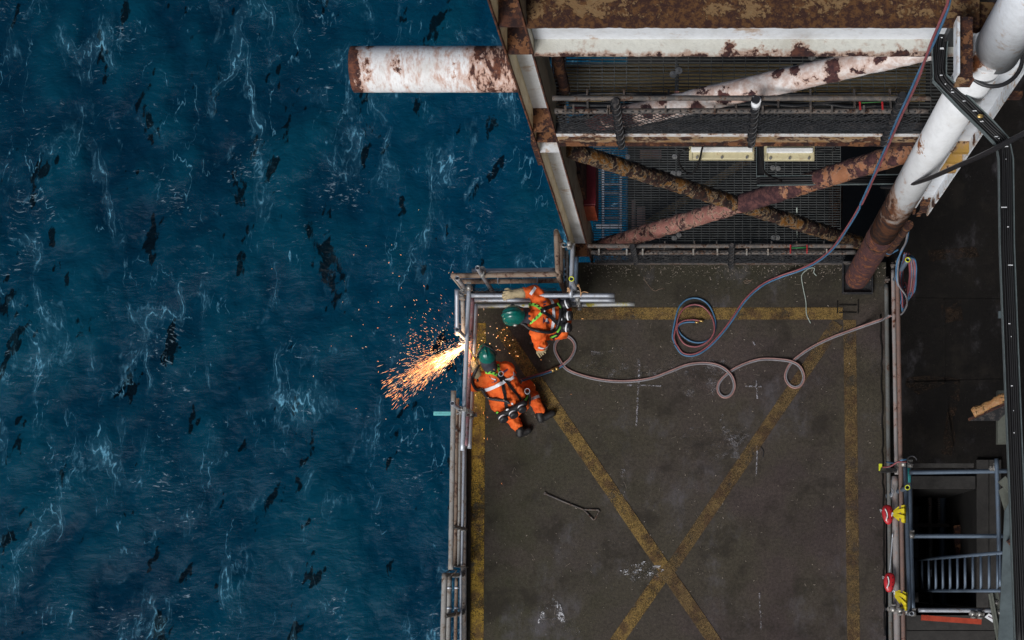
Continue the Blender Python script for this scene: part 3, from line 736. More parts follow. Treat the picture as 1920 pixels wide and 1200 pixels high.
for px in (1060,1075,1140,1142,1248,1340,1430,1520,1560,1620,1700):
    b=MB(); b.bar(PY(px,200,YU-.03),PY(px,212,YU-.03),.016,.02,(0,1,0)); b.build('rail_clip',m_dark_rail,hr)
for px in (1612,1654):
    b=MB(); b.bar(PY(px,192,YU-.03),PY(px+1,205,YU-.03),.014,.012,(0,1,0)); b.build('cable_tie',m_red_shell,hr)
MB().tube(PY(1613,193,YU-.02),PY(1653,191,YU-.02),.004,6).build('cord',plain('moss_cord',(.03,.14,.03),.7),hr)
# lower rail
hr=thing('handrail',(.5,3.96,0),'tarry black handrail with netting at the deck edge below the braces','handrail')
YL=3.958
hz(1102,1600,461,.026,m_dark_rail,'top_rail',hr,YL,.004); hz(1108,1605,473,.028,m_dark_rail,'mid_rail',hr,YL,.004); hz(1115,1600,491,.014,m_black_steel,'toe_rail',hr,YL)
for a,c in (((1186,462),(1192,492)),((1372,460),(1370,500))):
    q0,q1=PY(*a,YL-.05),PY(*c,YL-.05); b=MB(); b.tube(q0,q1,.028,12,.003,.04); coil(b,q0,q1,.032,.008,7); b.build('post',m_black_steel,hr)
b=MB(); net(b,-1.05,2.0,YL-.01,PY(0,491,YL).z,PY(0,471,YL).z,.062,.0042,7,.03); b.build('netting', m_net, hr, kind='stuff')
for px in (1123,1175,1205,1300,1345,1400,1440,1550):
    b=MB(); b.bar(PY(px,468,YL-.035),PY(px,477,YL-.035),.018,.02,(0,1,0)); b.build('rail_clip',m_rail_grey,hr)
for px in (1482,1513):
    b=MB(); b.bar(PY(px,460,YL-.035),PY(px,475,YL-.035),.014,.012,(0,1,0)); b.build('cable_tie',m_red_shell,hr)
MB().tube(PY(1484,465,YL-.03),PY(1512,464,YL-.03),.008,6).build('cord',plain('green_cord',(.02,.16,.05),.6),hr)
MB().tube(PY(1494,390,4.3),PY(1495,452,4.3),.008,6).build('hanging_rope',m_rope,hr)

# ---- things seen on and through the gratings
o=thing('panel_wall',(.6,4.7,4.4),'tan rusty sheet panels under the far side of the upper grating','panel')
for a,c in ((-1.15,-.06),(-.02,1.05),(1.09,2.3)):
    b=MB(); 
    for i in range(9): y=4.52+i*.038; b.box(a,c,y,y+.028,4.40,4.46)
    b.build('panel', m_tan_plate, o)
b=MB(); b.box(-1.16,-1.10,4.35,6.0,4.2,5.1); tag(b.build('side_plate', m_rust),'rust-red plate beside the H column under the upper grating','plate')
rb=thing('box_locker',(-1.1,4.5,.76),'dark red box with orange-red front beside the white H column','box')
b=MB(); b.box(-1.24,-.985,4.30,4.9,.80,1.5); b.build('case',m_redbox,rb,.01)
b=MB(); b.box(-1.235,-.99,4.285,4.2985,.83,1.47); b.build('front',m_redface,rb,.004)
b=MB(); b.box(-1.25,-.975,4.295,4.92,1.502,1.53); b.build('lid',m_redbox,rb,.008)
b=MB(); b.box(-1.24,-1.08,4.35,4.8,1.54,2.6); tag(b.build('rusty_post', m_rust),'dark rusty post above the red box behind the H column','post')
lad=thing('ladder',(-.95,4.3,-2),'pale ladder over the sea seen through the lower grating','ladder')
for px in (1131,1164): MB().bar(P(px,300,-1.6),P(px,470,-1.6),.03,.05).build('stile',m_galv_light,lad)
for py in (318,345,362,390,408,425,445): MB().bar(P(1131,py,-1.6)+Vector((.02,0,0)),P(1164,py,-1.6)-Vector((.02,0,0)),.025,.025).build('rung',m_galv,lad)
b=MB(); b.bar(P(1118,425,-1.4),P(1166,425,-1.4),.06,.03); tag(b.build('pale_plank',m_tag),'pale plank lying across the ladder under the lower grating','plank')
b=MB(); b.bar(P(1188,375,-1.2),P(1188,440,-1.2),.05,.05); b.bar(P(1202,388,-1.2),P(1202,440,-1.2),.11,.05); tag(b.build('pink_channel',worn('pink_channel',(.42,.28,.24),.3,6)),'pinkish steel channel under the lower grating right of the ladder','beam')
b=MB(); b.bar(P(1190,435,-1.5),P(1450,270,-1.5),.09,.09); tag(b.build('under_brace',worn('olive_brace',(.14,.12,.07),.4,4)),'dim olive diagonal beam under the lower grating','beam')
b=MB(); b.tube(P(1568,340,-.9),P(1565,440,-.9),.09,16,.005,.05); tag(b.build('under_post',m_rust),'dim rusty pipe under the lower grating at right','pipe')
for (px,w,mt,lab) in ((1095,.22,m_redbox,'red panel strip seen through the upper grating beside the H column'),(1118,.16,m_galv_blue,'blue strip seen through the upper grating'),(1200,.22,m_galv_blue,'wide blue panel seen through the upper grating'),(1290,.3,m_pink,'pinkish beam seen through the upper grating'),(1480,.5,m_rail_brown,'brown beam seen through the upper grating')):
    b=MB(); b.bar(P(px,172,3.4),P(px,212,3.4),w,.04); tag(b.build('colour_strip',mt),lab,'beam')
b=MB(); b.bar(P(1200,290,-.8),P(1240,290,-.8),.10,.05); tag(b.build('pink_plate',worn('pink_plate',(.4,.25,.22),.3,6)),'small pinkish plate under the lower grating by the mid beam','plate')

# ---- light fittings and their tray
def fitting(x0,x1,py0,py1,label):
    Y=4.2; a=PY(x0,(py0+py1)/2,Y); c=PY(x1,(py0+py1)/2,Y); t=thing('light_fitting',(a+c)/2,label,'light fitting','cream light fittings under the mid beam')
    z=a.z; w=.155
    MB().box(a.x,c.x,Y-w/2,Y+w/2,z-.06,z).build('body',m_fitting,t,.008)
    MB().box(a.x+.02,c.x-.02,Y-.018,Y+.032,z+.001,z+.035).build('lens',m_lens,t,.01)
    for e in (a.x+.01,c.x-.03): MB().box(e,e+.02,Y-w/2-.006,Y+w/2+.006,z-.03,z+.012).build('end_clamp',m_fitting,t)
    for k in (.12,.5,.88):
        q=Vector((lerp(a.x,c.x,k),Y-w/2+.012,z)); MB().tube(q+Vector((0,0,.001)),q+Vector((0,0,.016)),.013,10).build('bolt',m_coupler,t)
fitting(1292,1415,266,300,'cream light fitting left of the small black tray'); fitting(1433,1528,269,300,'cream light fitting right of the small black tray')
b=MB(); b.sweep(spline([PY(1330,262,4.15),PY(1318,275,4.12),PY(1312,298,4.1),PY(1303,320,4.1),PY(1290,325,4.12),PY(1275,310,4.12),PY(1273,292,4.15),PY(1283,281,4.18),PY(1292,281,4.2)]),.010,8)
tag(b.build('lamp_cable',m_cable),'black cable looping down from the left light fitting','cable')
b=MB(); b.sweep(spline([PY(1415,268,4.1),PY(1424,280,4.1),PY(1428,300,4.1),PY(1436,325,4.1),PY(1465,339,4.1)]),.010,8)
tag(b.build('lamp_cable',m_cable),'black cable running down the small tray between the light fittings','cable')
b=MB(); b.sweep(spline([PY(1565,266,4.1),PY(1566,277,4.1),PY(1556,284,4.1),PY(1530,281,4.15)]),.008,8)
tag(b.build('lamp_cable',m_cable),'short black cable at the right end of the right light fitting','cable')
st=thing('cable_tray',PY(1426,300,4.05),'small black L-shaped cable tray between the light fittings','cable tray')
def traypiece(t,p0,p1,w,up=(0,0,1),lip=.03):
    MB().bar(p0,p1,w,.008,up).build('tray_base',m_tray,t)
    d=(p1-p0).normalized(); s=d.cross(Vector(up)).normalized()
    for k in (-1,1): MB().bar(p0+s*(k*w/2)+Vector(up)*.015,p1+s*(k*w/2)+Vector(up)*.015,.005,.035,up).build('tray_side',m_tray_edge,t)
zt3=2.95
traypiece(st,P(1426,274,zt3),P(1426,333,zt3),.085); traypiece(st,P(1419,340,zt3),P(1690,337,zt3),.095)
for k in range(3):
    MB().tube(P(1424,335+k*5,zt3)+Vector((0,0,.02)),P(1690,333+k*4,zt3)+Vector((0,0,.02)),.011,8).build('cable',m_cable,st)
# ---- big cable tray down the right side
bt=thing('cable_tray',P(1765,150,7),'long black cable tray bending down the right side of the picture','cable tray')
zb_=7.15
cen=[(1769,-14),(1768,18),(1760.5,98),(1761,148),(1808,196),(1853,240),(1879,268),(1885,300),(1887,460),(1893,620),(1905,920),(1916,1230)]
cen3=[P(*c,zb_) for c in cen]
L_=[];R_=[]
for i,q in enumerate(cen3):
    d=(cen3[min(i+1,len(cen3)-1)]-cen3[max(i-1,0)]).normalized(); s=Vector((d.y,-d.x,0)); L_.append(q-s*.054); R_.append(q+s*.054)
b=MB()
for i in range(len(cen3)-1): 
    b.add([L_[i],R_[i],R_[i+1],L_[i+1],L_[i]-Vector((0,0,.004)),R_[i]-Vector((0,0,.004)),R_[i+1]-Vector((0,0,.004)),L_[i+1]-Vector((0,0,.004))],[(0,1,2,3),(7,6,5,4)])
b.build('tray_base',m_tray,bt)
for S in (L_,R_):
    b=MB()
    for i in range(len(S)-1): b.bar(S[i]+Vector((0,0,.012)),S[i+1]+Vector((0,0,.012)),.0055,.05)
    b.build('tray_side',m_tray_edge,bt)
random.seed(12)
for k in range(6):
    off=-.04+k*.016; pts=[]
    for i,q in enumerate(cen3):
        d=(cen3[min(i+1,len(cen3)-1)]-cen3[max(i-1,0)]).normalized(); s=Vector((d.y,-d.x,0)); pts.append(q+s*(off+random.uniform(-.004,.004))+Vector((0,0,.012)))
    MB().sweep(spline(pts,6),.0095,8).build('cable',m_cable if k!=3 else m_tray,bt)
b=MB()
for i in range(30):
    k=random.randrange(2,len(cen3)-1); q=lerp(cen3[k-1],cen3[k],random.random()); b.box(q.x+random.uniform(-.04,.04)-.002,q.x+.002,q.y-.003,q.y+.003,q.z+.022,q.z+.025)
b.build('paint_flecks',m_tag,bt,kind='stuff')
MB().ell(P(1838,218,7.20),(.025,.016,.012)).build('cable_gland',m_brass,bt)
for py in (375,395,590):
    b=MB(); b.bar(P(1872,py,7.1),P(1880,py,7.1),.05,.03); b.build('tray_clamp',m_steelgrey,bt)
b=MB(); b.sweep(spline([P(1655,351,3.2),P(1690,350,4.2),P(1740,335,5.2),P(1800,309,6.2),P(1850,287,7.0),P(1890,266,7.4),P(1940,240,7.8)],8),.030,12,flat=.6)
tag(b.build('strap_cable',m_rubber),'thick black cable stretched across the round column','cable')
b=MB()
p0,p1=P(1798,262,4.9),P(1824,268,5.3)
for i in range(7):
    q=lerp(p0,p1,(i+.5)/7); d=(p1-p0).normalized()*.018; n=Vector((-d.y,d.x,0)).normalized()*.009 if i%2 else Vector((0,0,.009))
    b.sweep([q+d*math.cos(a)+n*math.sin(a) for a in [k*math.pi/5 for k in range(11)]],.0035,5,False)
tag(b.build('chain',m_galv_light),'short bright chain under the bend of the long cable tray','chain')
# rusty triangular bracket standing out from the right edge
kb=thing('bracket',P(1850,765,1.6),'rusty orange triangular bracket at the right edge of the lower deck','bracket')
m_or=worn('orange_rust',(.30,.13,.045),.46,11,stain=(.40,.24,.10),rust=((.04,.02,.015),(.2,.09,.03)),bump=1)
b=MB(); b.sweep([lerp(P(1824,775,1.5),P(1888,742,1.6),i/12) for i in range(13)],.05,12,True,.022,18,.4); b.build('arm',m_or,kb)
b=MB(); b.bar(P(1816,787,1.42),P(1888,756,1.5),.03,.10); b.build('lower_leg',m_rust,kb)
b=MB(); b.plate([P(1818,789,1.36),P(1872,789,1.36),P(1888,772,1.36),P(1888,758,1.36)],(0,0,.012)); b.build('web',m_black_steel,kb)  # triangular shading below the arm put in as a dark plate
b=MB(); b.box(P(1871,0,1.2).x,P(1890,0,1.2).x,P(0,832,1.2).y,P(0,732,1.2).y,1.1,1.2); b.build('back_plate',m_olive_steel,kb)

# dark cable runs lying along both walkways behind the netting
random.seed(31)
for (zc,y0,n,xa,xb,lab) in ((zu,4.13,7,-1.0,2.02,'upper'),(0.0,4.05,5,-1.0,1.98,'lower')):
    t=thing('cable_run',((xa+xb)/2,y0,zc),'bundle of tarry black cables along the %s walkway edge'%lab,'cables')
    for k in range(n):
        pts=[(lerp(xa,xb,i/12),y0+k*.034+random.uniform(-.014,.014),zc+.03+random.uniform(0,.03)) for i in range(13)]
        MB().sweep(spline(pts,5),random.uniform(.010,.018),8).build('cable',m_cable if k%3 else m_black_steel,t)
    for i in range(9):
        x=lerp(xa,xb,(i+.5)/9)+random.uniform(-.05,.05); b=MB(); b.bar((x,y0-.03,zc+.075),(x+random.uniform(-.02,.02),y0+n*.034,zc+.075),.018,.012); b.build('cable_cleat',m_dark_rail,t)

# ================================================================ scaffold barrier at the north-west corner
RT=.0265
def sct(p0,p1,mat,label,r=RT,cat='tube',name='scaffold_tube'):
    o=MB().pipe(p0,p1,r,.0045,16,.0012,.08).build(name,mat); return tag(o,label,cat,'scaffold tubes')
def coupler(at,d1,d2,label,r=.036):
    """two hinged bands clamped round crossing tubes, each with its bolt and nut"""
    at=Vector(at); t=thing('scaffold_coupler',at,label,'coupler','scaffold couplers')
    d1=Vector(d1).normalized(); d2=Vector(d2).normalized(); n=d1.cross(d2)
    n = n.normalized() if n.length>.05 else Vector((0,0,1))
    for k,d in ((1,d1),(-1,d2)):
        c=at+n*(k*.028)
        MB().pipe(c-d*.026,c+d*.026,r,.007,16).build('clamp_band',m_coupler,t)
        s=d.cross(n).normalized(); q=c+s*(r+.012)
        b=MB(); b.tube(q-n*.045,q+n*.050,.0075,8); b.tube(q+n*.028,q+n*.044,.0155,6); b.bar(q-n*.02,q+n*.02,.022,.05,d); b.build('bolt',m_coupler,t)
    return t
Yr=3.342
zt1,zt2,zt3_=1.10,.84,.56
def PX(px,py,X):
    s=(px-NADX)/X; return Vector((X,(NADY-py)/s,CAM_H-FPX/s))
# three rails along the west side, leaning a little outward to the south
sct(P(879.5,539,zt1),P(867,845,zt1),m_galv_light,'outer pale scaffold tube of the west barrier, nearest the sea')
sct(P(886.5,557,zt2),P(874,836,zt2),m_galv_pink,'pinkish scaffold tube, middle of the three in the west barrier')
sct(P(893,570,zt3_),P(880,841,zt3_),m_galv_light,'inner grey scaffold tube of the west barrier, beside the yellow line')
# three rails along the north side
sct(P(884,554,zt1),P(1152,554,zt1),m_galv,'upper of the three long scaffold tubes behind the bending worker')
sct(P(890,562.5,zt2),P(1153,562.5,zt2),m_galv,'middle of the three long scaffold tubes behind the bending worker')
sct(P(896,574,zt3_),P(1190,570,zt3_),m_galv_yellow,'longest north scaffold tube with yellow paint marks at its end')
# short outer rails on the corner bay
sct(P(856.8,543,1.32),P(857,628,1.05),m_galv,'short open-ended scaffold tube left of the corner, over the sea')
sct(P(867.5,556,.92),P(869,634,.80),m_rail_grey,'short rusty scaffold tube between the corner posts')
b=MB(); b.bar(P(861,556,1.0),P(872,557,1.0),.07,.06); tag(b.build('tube_clamp_block',m_coupler),'grey clamp block on the short rusty tube at the corner','clamp')
def post(ring,X,Y,z0,z1,mat,label):
    o=sct((X,Y,z0),(X,Y,z1),mat,label); return o
def post_at(px,py,z1,z0,mat,label,dx=0,dy=0):
    q=P(px,py,z1); return sct((q.x+dx,q.y+dy,z0),(q.x,q.y,z1),mat,label)
post_at(857,521,1.60,.45,m_galv,'open scaffold post at the north-west corner with a reddish rim')
post_at(895,502,1.62,.02,m_galv,'tall open scaffold post beside the brown handrail, north of the corner')
post_at(857,617.5,1.58,.50,m_galv,'open scaffold post on the sea side just above the sparks')
post_at(848,756,1.58,.55,m_galv,'open scaffold post beside the teal board, left of the kneeling worker')
pr=post_at(1071.5,523,1.63,.02,m_galv,'open scaffold post with a yellow rim behind the bending worker')
q=P(1071.5,523,1.63); MB().sweep([(q.x+.026*math.cos(a*.3927),q.y+.026*math.sin(a*.3927),1.632) for a in range(17)],.006,6,False).build('painted_rim',m_ring_yellow,pr)
sct(P(1074,459,1.22),P(1070,558,1.18),m_galv,'scaffold tube running from the white H column to the north barrier')
sct(P(1081,482,.88),P(1079,545,.86),m_galv_blue,'darker scaffold tube under the one tied to the H column')
N_=Vector((0,1,0)); E_=Vector((1,0,0)); U_=Vector((0,0,1))
for (px,py,z,a,c,lab) in ((871,549,1.06,U_,N_,'coupler on the corner post beside the brown handrail foot'),(880,540,1.12,N_,E_,'coupler at the top end of the outer west tube'),
    (1083,555,1.06,U_,E_,'coupler joining the yellow-rimmed post to the upper north tube'),(1085,566,.80,U_,E_,'coupler under the yellow-rimmed post on the middle north tube'),(1086,572,.56,U_,E_,'lowest coupler below the yellow-rimmed post'),
    (1068,459,1.22,E_,N_,'hooked coupler where a scaffold tube meets the white H column'),(868,768,1.10,U_,N_,'upper coupler beside the teal board'),(877,772,.92,U_,N_,'coupler on the pinkish tube by the kneeling worker'),(885,777,.66,E_,N_,'coupler on the inner tube by the kneeling worker'),
    (872,636,1.0,U_,N_,'coupler at the foot of the post above the sparks'),(905,510,1.30,U_,E_,'coupler where the tall post passes the far blue-grey tube')):
    coupler(P(px,py,z),a,c,lab)
b=MB(); b.sweep(spline([P(1060,457,1.25),P(1055,456,1.26),P(1053,460,1.27),P(1056,463,1.28),P(1066,462,1.27)],6),.008,8); tag(b.build('hook',m_coupler),'steel hook on the coupler beside the white H column','hook')
random.seed(3)
for pts,lab in (([P(1084,535,1.2),P(1088,543,1.15),P(1089,556,1.12),P(1090,549,1.15),P(1096,547,1.14),P(1103,549,1.15)],'twist of orange twine hanging on the north scaffold tubes'),([P(1066,541,1.25),P(1064,547,1.2),P(1069,543,1.26),P(1067,550,1.2)],'small twist of orange twine left of the yellow-rimmed post')):
    b=MB(); b.sweep(spline(pts,6),.006,6); b.ell(pts[0],(.018,.018,.02)); tag(b.build('twine',m_twine),lab,'twine')
# brown fixed handrail of the small landing
hb=thing('handrail',P(950,520,0),'brown rusty handrail of the small landing behind the scaffold corner','handrail')
YB_=3.57
za=1.15
A=P(846,517,za); Bc=P(1046,514,za)
MB().tube(A,Bc,.032,16,.002,.06).build('top_rail',m_rail_brown,hb)
A2=P(862,528,.78); B2=P(1052,526,.78)
MB().tube(A2,B2,.030,16,.002,.06).build('mid_rail',m_rail_brown,hb)
MB().tube((A.x,A.y,za-.03),(A.x+.01,A.y,.05),.014,10).build('post',m_rail_grey,hb)
MB().tube((Bc.x,Bc.y,za),(Bc.x,Bc.y,-.2),.032,16,.002,.06).build('post',m_rail_brown,hb)
C=P(1043,434,za)
MB().tube(Bc,C,.032,16,.003,.06).build('top_rail',m_rail_brown,hb)
MB().tube((Bc.x+.01,Bc.y,.74),(C.x+.02,C.y,.74),.026,14,.003,.06).build('mid_rail',m_rail_brown,hb)
MB().tube((C.x,C.y,za),(C.x,C.y,-.2),.030,14,.003,.06).build('post',m_rail_brown,hb)
b=MB(); b.box(A.x,Bc.x,A.y-.03,A.y-.022,-.10,.06); b.build('toe_plate',m_dark_rail,hb)
b=MB(); b.box(Bc.x+.03,Bc.x+.037,Bc.y,C.y,-.10,.06); b.build('toe_plate',m_dark_rail,hb)
b=MB(); net(b,A.x+.05,Bc.x-.05,A.y-.05,.02,.7,.06,.0038,5,.05); b.build('netting',m_net,hb,kind='stuff')
for px in (934,1008):
    b=MB(); b.bar(P(px,522,.8)+Vector((0,0,.0)),P(px,532,.8),.012,.08); b.build('rail_strap',m_galv,hb)
sct(P(885,508,1.05),P(1044,506,1.05),m_galv,'far blue-grey scaffold tube running behind the brown handrail')
sct(P(866,526,.72),P(900,524,.72),m_galv_light,'short pale scaffold tube end at the corner landing')
# landing grating strip and tubes along it
lt=thing('handrail',P(1060,490,0),'slim dark handrail with pale couplings beside the H column foot','handrail')
for px,zz,mt in ((1060,.55,m_dark_rail),(1064,.3,m_rail_grey)):
    MB().tube(P(px,470,zz),P(px,548,zz),.014,10).build('rail',mt,lt)
b=MB(); 
for py in (505,515,525): b.tube(P(1061,py-2,.56),P(1061,py+2,.56),.022,10)
b.build('sockets',m_galv,lt)
o=MB(); o.box(-2.60,-1.31,3.548,3.62,-.14,-.02); o=o.build('landing_edge',m_dark_rail); tag(o,'dark toe beam along the notch of the deck behind the scaffold','beam')

# ================================================================ fixed handrail down the west edge
hw=thing('handrail',(-2.69,1.0,0),'grey pipe handrail along the west deck edge, upper section','handrail')
def run(par,x,y0,y1,z,r,mat,name): return MB().tube((x,y0,z),(x,y1,z),r,14,.002,.06).build(name,mat,par)
ya=P(0,733,1.1).y; yb=P(0,1068,1.1).y
for (px0,px1,zz,r,mt,nm,ys) in ((850.5,845,1.10,.030,m_rail_grey,'top_rail',(733,1068)),(857,853,.80,.026,m_rail_brown,'mid_rail',(747,1062)),(861.5,860,.52,.024,m_rail_grey,'mid_rail',(770,1062)),(870,866,.20,.018,m_galv,'toe_rail',(840,1060))):
    MB().tube(P(px0,ys[0],zz),P(px1,ys[1],zz),r,14,.002,.06).build(nm,mt,hw)
for py in (800,987,1062):
    t=P(848,py,1.1); b=MB(); b.bar((t.x,t.y,1.08),(t.x-.005,t.y,-.3),.065,.012,(0,1,0)) if py==1062 else b.tube((t.x,t.y,1.1),(t.x-.005,t.y,-.3),.026,14,.002,.06); b.build('post',m_rail_grey,hw)
hw2=thing('handrail',(-2.78,-.3,0),'grey pipe handrail section at the lower left deck corner','handrail')
for (px0,px1,zz,r,mt,nm,ys) in ((834,829,1.10,.034,m_rail_grey,'top_rail',(1075,1260)),(842.5,839,.80,.030,m_rail_grey,'mid_rail',(1080,1260)),(856,853,.42,.022,m_rail_brown,'mid_rail',(1084,1260)),(864,864.5,.12,.016,m_galv,'toe_rail',(1070,1260))):
    MB().tube(P(px0,ys[0],zz),P(px1,ys[1],zz),r,14,.002,.06).build(nm,mt,hw2)
for py in (1078,1155):
    t=P(834,py,1.1); MB().tube((t.x,t.y,1.1),(t.x,t.y,-.3),.028,14,.002,.06).build('post',m_rail_grey,hw2)
for px,zz in ((842,.80),(856,.42)):
    for py in (1102,1140):
        MB().tube(P(px,py-2,zz),P(px,py+2,zz),.036 if px<850 else .028,14).build('collar',m_galv_light,hw2)
b=MB(); b.sweep(spline([P(838,1072,1.1),P(848,1068,1.0),P(856,1070,.9),P(846,1078,.85)],6),.008,6); b.build('tie_wire',m_dark_rail,hw2)
# the landing beams outside the deck edge that carry those rails
b=MB(); b.box(-2.79,-2.685,-1.6,2.1,-.34,-.24); tag(b.build('edge_beam',m_dark_rail),'dark edge beam under the west handrail','beam')
bo=MB(); bo.bar(P(813,775.5,1.02),P(846,775.5,1.02),.045,.014); bo=bo.build('tag_board',m_teal); tag(bo,'small teal board sticking out over the sea from the west barrier','board')
random.seed(5); b=MB(); x=816
while x<842:
    h=random.uniform(1.2,2.6); b.bar(P(x,775.5-h/2,1.0275),P(x+random.uniform(-.6,.6),775.5+h/2,1.0275),.005,.001); x+=random.uniform(1.4,2.4)
b.build('faint_marks',plain('faint_print',(.10,.36,.38),.6),bo)

# ================================================================ rails down the east side
def sl(px0,py0,px1,py1,z,r,mat,label,cat='pipe',name='rail_pipe'):
    o=MB().tube(P(px0,py0,z),P(px1,py1,z),r,18,.0015,.08).build(name,mat); return tag(o,label,cat,'rail pipes along the east deck edge')
sl(1662,533,1671,1260,.30,.027,worn('dark_grey_pipe',(.13,.135,.13),.3,7,stain=(.13,.1,.08),dirt=.4,bump=.2),'dark grey lowest pipe along the east deck edge')
sl(1674.5,506,1681,890,.83,.024,m_rail_white,'pale middle pipe along the east deck edge, upper part')
sl(1678,893,1683,1260,.83,.040,m_rail_white,'wide pale pipe behind the yellow slings, lower right')
sl(1682.5,498,1695,1260,1.17,.026,m_rail_pipe,'brown top pipe along the east deck edge')
for (px,py,z,m_) in ((1663,530,.30,m_dark_rail),(1674,503,.83,m_dark_rail),(1683,496,1.17,m_dark_rail)):
    b=MB(); q=P(px,py,z); b.tube(q,q+Vector((0,.07,0)),.02,12); b.bar(q+Vector((-.03,.03,.02)),q+Vector((.03,.03,.02)),.02,.03); tag(b.build('end_fitting',m_),{.30:'dark end fitting on the lowest east pipe',.83:'dark end fitting on the middle east pipe',1.17:'dark end fitting on the top east pipe'}[z],'fitting')
# scaffold access bay by the well
sct(P(1697,868,1.0),P(1706,1150,1.0),m_galv_blue,'blue-grey scaffold tube next to the brown pipe, left of the well')
sct(P(1704.5,868,.55),P(1712,1142,.55),m_galv_blue,'second blue-grey scaffold tube at the left rim of the well')
tb=MB().tube(P(1703.5,872,.551),P(1704.6,905,.551),.0285,16).build('teal_band_tube',m_teal_band); tag(tb,'teal painted band on the scaffold tube above the yellow-rimmed post','band')
pr=post_at(1701.5,914,1.58,-.28,m_galv_blue,'open scaffold post with a yellow rim at the well corner')
q=P(1701.5,914,1.58); MB().sweep([(q.x+.026*math.cos(a*.3927),q.y+.026*math.sin(a*.3927),1.582) for a in range(17)],.006,6,False).build('painted_rim',m_ring_yellow,pr)
sct(P(1705,886,.75),P(1896,883,.75),m_galv_blue,'blue-grey scaffold tube across the top of the well')
sct(P(1700,1005,.70),P(1886,1005,.70),m_galv_blue,'blue-grey scaffold tube across the middle of the well')
sct(P(1722,1144,.72),P(1866,1145,.72),m_galv,'grey scaffold tube across the bottom of the well')
sct(P(1868.5,860,1.05),P(1875.5,1100,1.05),m_galv_blue,'blue-grey scaffold tube at the right side of the well')
q=P(1702,487,1.5); pr=sct((q.x-.06,q.y-.10,.9),(q.x,q.y,1.5),m_galv_blue,'short scaffold post with a yellow rim inside the hanging hose coil')
MB().sweep([(q.x+.026*math.cos(a*.3927),q.y+.026*math.sin(a*.3927),1.503) for a in range(17)],.006,6,False).build('painted_rim',m_ring_yellow,pr)
for (px,py,z,a,c,lab) in ((1866,878,.98,N_,E_,'coupler where the right well tube crosses the top tube'),(1706,872,.85,N_,E_,'coupler at the top left corner of the well'),(1709,1004,.78,N_,E_,'coupler at the left end of the middle well tube'),
    (1700,1146,.92,N_,E_,'big bright coupler at the bottom left corner of the well'),(1712,1150,.80,N_,E_,'second coupler at the bottom left corner of the well'),(1823,1150,.75,E_,N_,'left coupler on the bottom well tube by the white tag'),(1836,1151,.75,E_,N_,'right coupler on the bottom well tube by the white tag'),
    (1687,1144,1.2,E_,N_,'coupler on the brown pipe at the foot of the east rail'),(1674,1142,.9,N_,E_,'coupler on the wide pale pipe at the lower right'),(1693,870,1.15,N_,E_,'coupler on the top pipe above the well corner')):
    coupler(P(px,py,z),a,c,lab)
q=P(1719,1152,1.55); sct((q.x,q.y,-.2),(q.x,q.y,1.2),m_galv,'open scaffold post at the bottom left of the well')
b=MB(); b.bar(P(1660,1142,.75),P(1700,1146,.85),.03,.03); tag(b.build('pipe_clamp',m_black_steel),'black clamp arm across the east pipes near the lower red fall arrester','clamp')
b=MB(); b.bar(P(1650,882,.55),P(1680,882,.95),.05,.035); hc=thing('clamp_bar',P(1660,882,.5),'black clamp bar with a yellow end at the top of the well','clamp'); b.build('bar',m_black_steel,hc)
MB().bar(P(1647.5,882,.55)+Vector((0,.035,.015)),P(1653,882,.55)+Vector((0,.035,.015)),.085,.05).build('yellow_end',m_ring_yellow,hc)
b=MB(); b.sweep(spline([P(1655,876,.9),P(1670,874,1.15),P(1684,866,1.28),P(1700,866,1.2)],6),.010,8); tag(b.build('red_lashing',m_hose_red),'red lashing cord across the east pipes at the top of the well','cord')
b=MB(); b.sweep(spline([P(1662,866,.5),P(1676,868,1.15),P(1690,863,1.28),P(1699,861,1.25)],6),.010,8); tag(b.build('blue_lashing',m_hose_blue),'blue lashing cord across the east pipes at the top of the well','cord')
b=MB(); b.sweep([P(1710,863,1.2)+Vector((.055*math.cos(a),.05*math.sin(a),0)) for a in [k*.35 for k in range(16)]],.011,8); tag(b.build('hose_ring',m_black_steel),'black ring hook at the top left corner of the well','hook')
b=MB(); b.tube(P(1671,900,.6),P(1673,937,.6),.006,6); b.sweep(spline([P(1671,915,.9),P(1675,922,.92),P(1670,932,.9),P(1674,928,.92)],5),.008,6); tag(b.build('wire_tie',m_galv),'twisted wire tie on the lowest east pipe','wire')
sct(P(1668,1075,.45),P(1674,1000,.9),m_galv,'thin slanting rod between the two red fall arresters',.008)
# planks round the well
def plank(x0,x1,y0,y1,z,label,n=1,vert=False):
    a=P(x0,y1,z);c=P(x1,y0,z); t=thing('plank_walk',((a.x+c.x)/2,(a.y+c.y)/2,z),label,'planks')
    for i in range(n):
        if vert: u0=lerp(a.x,c.x,i/n)+.004; u1=lerp(a.x,c.x,(i+1)/n)-.004; MB().box(u0,u1,a.y,c.y,z-.04+.003*(i%2),z+.003*(i%2)).build('plank',m_timber,t,.003)
        else: u0=lerp(a.y,c.y,i/n)+.004; u1=lerp(a.y,c.y,(i+1)/n)-.004; MB().box(a.x,c.x,u0,u1,z-.04+.003*(i%2),z+.003*(i%2)).build('plank',m_timber,t,.003)
plank(1708,1829,892,917,-.22,'short grey planks across the top of the well',1)
plank(1831,1878,862,1139,-.24,'long grey planks along the right side of the well',2,True)
plank(1706,1826,868,877,.30,'narrow grey plank above the blue-grey tube at the well top',1)
plank(1700,1866,1153,1240,-.24,'grey planks along the bottom of the well',3)
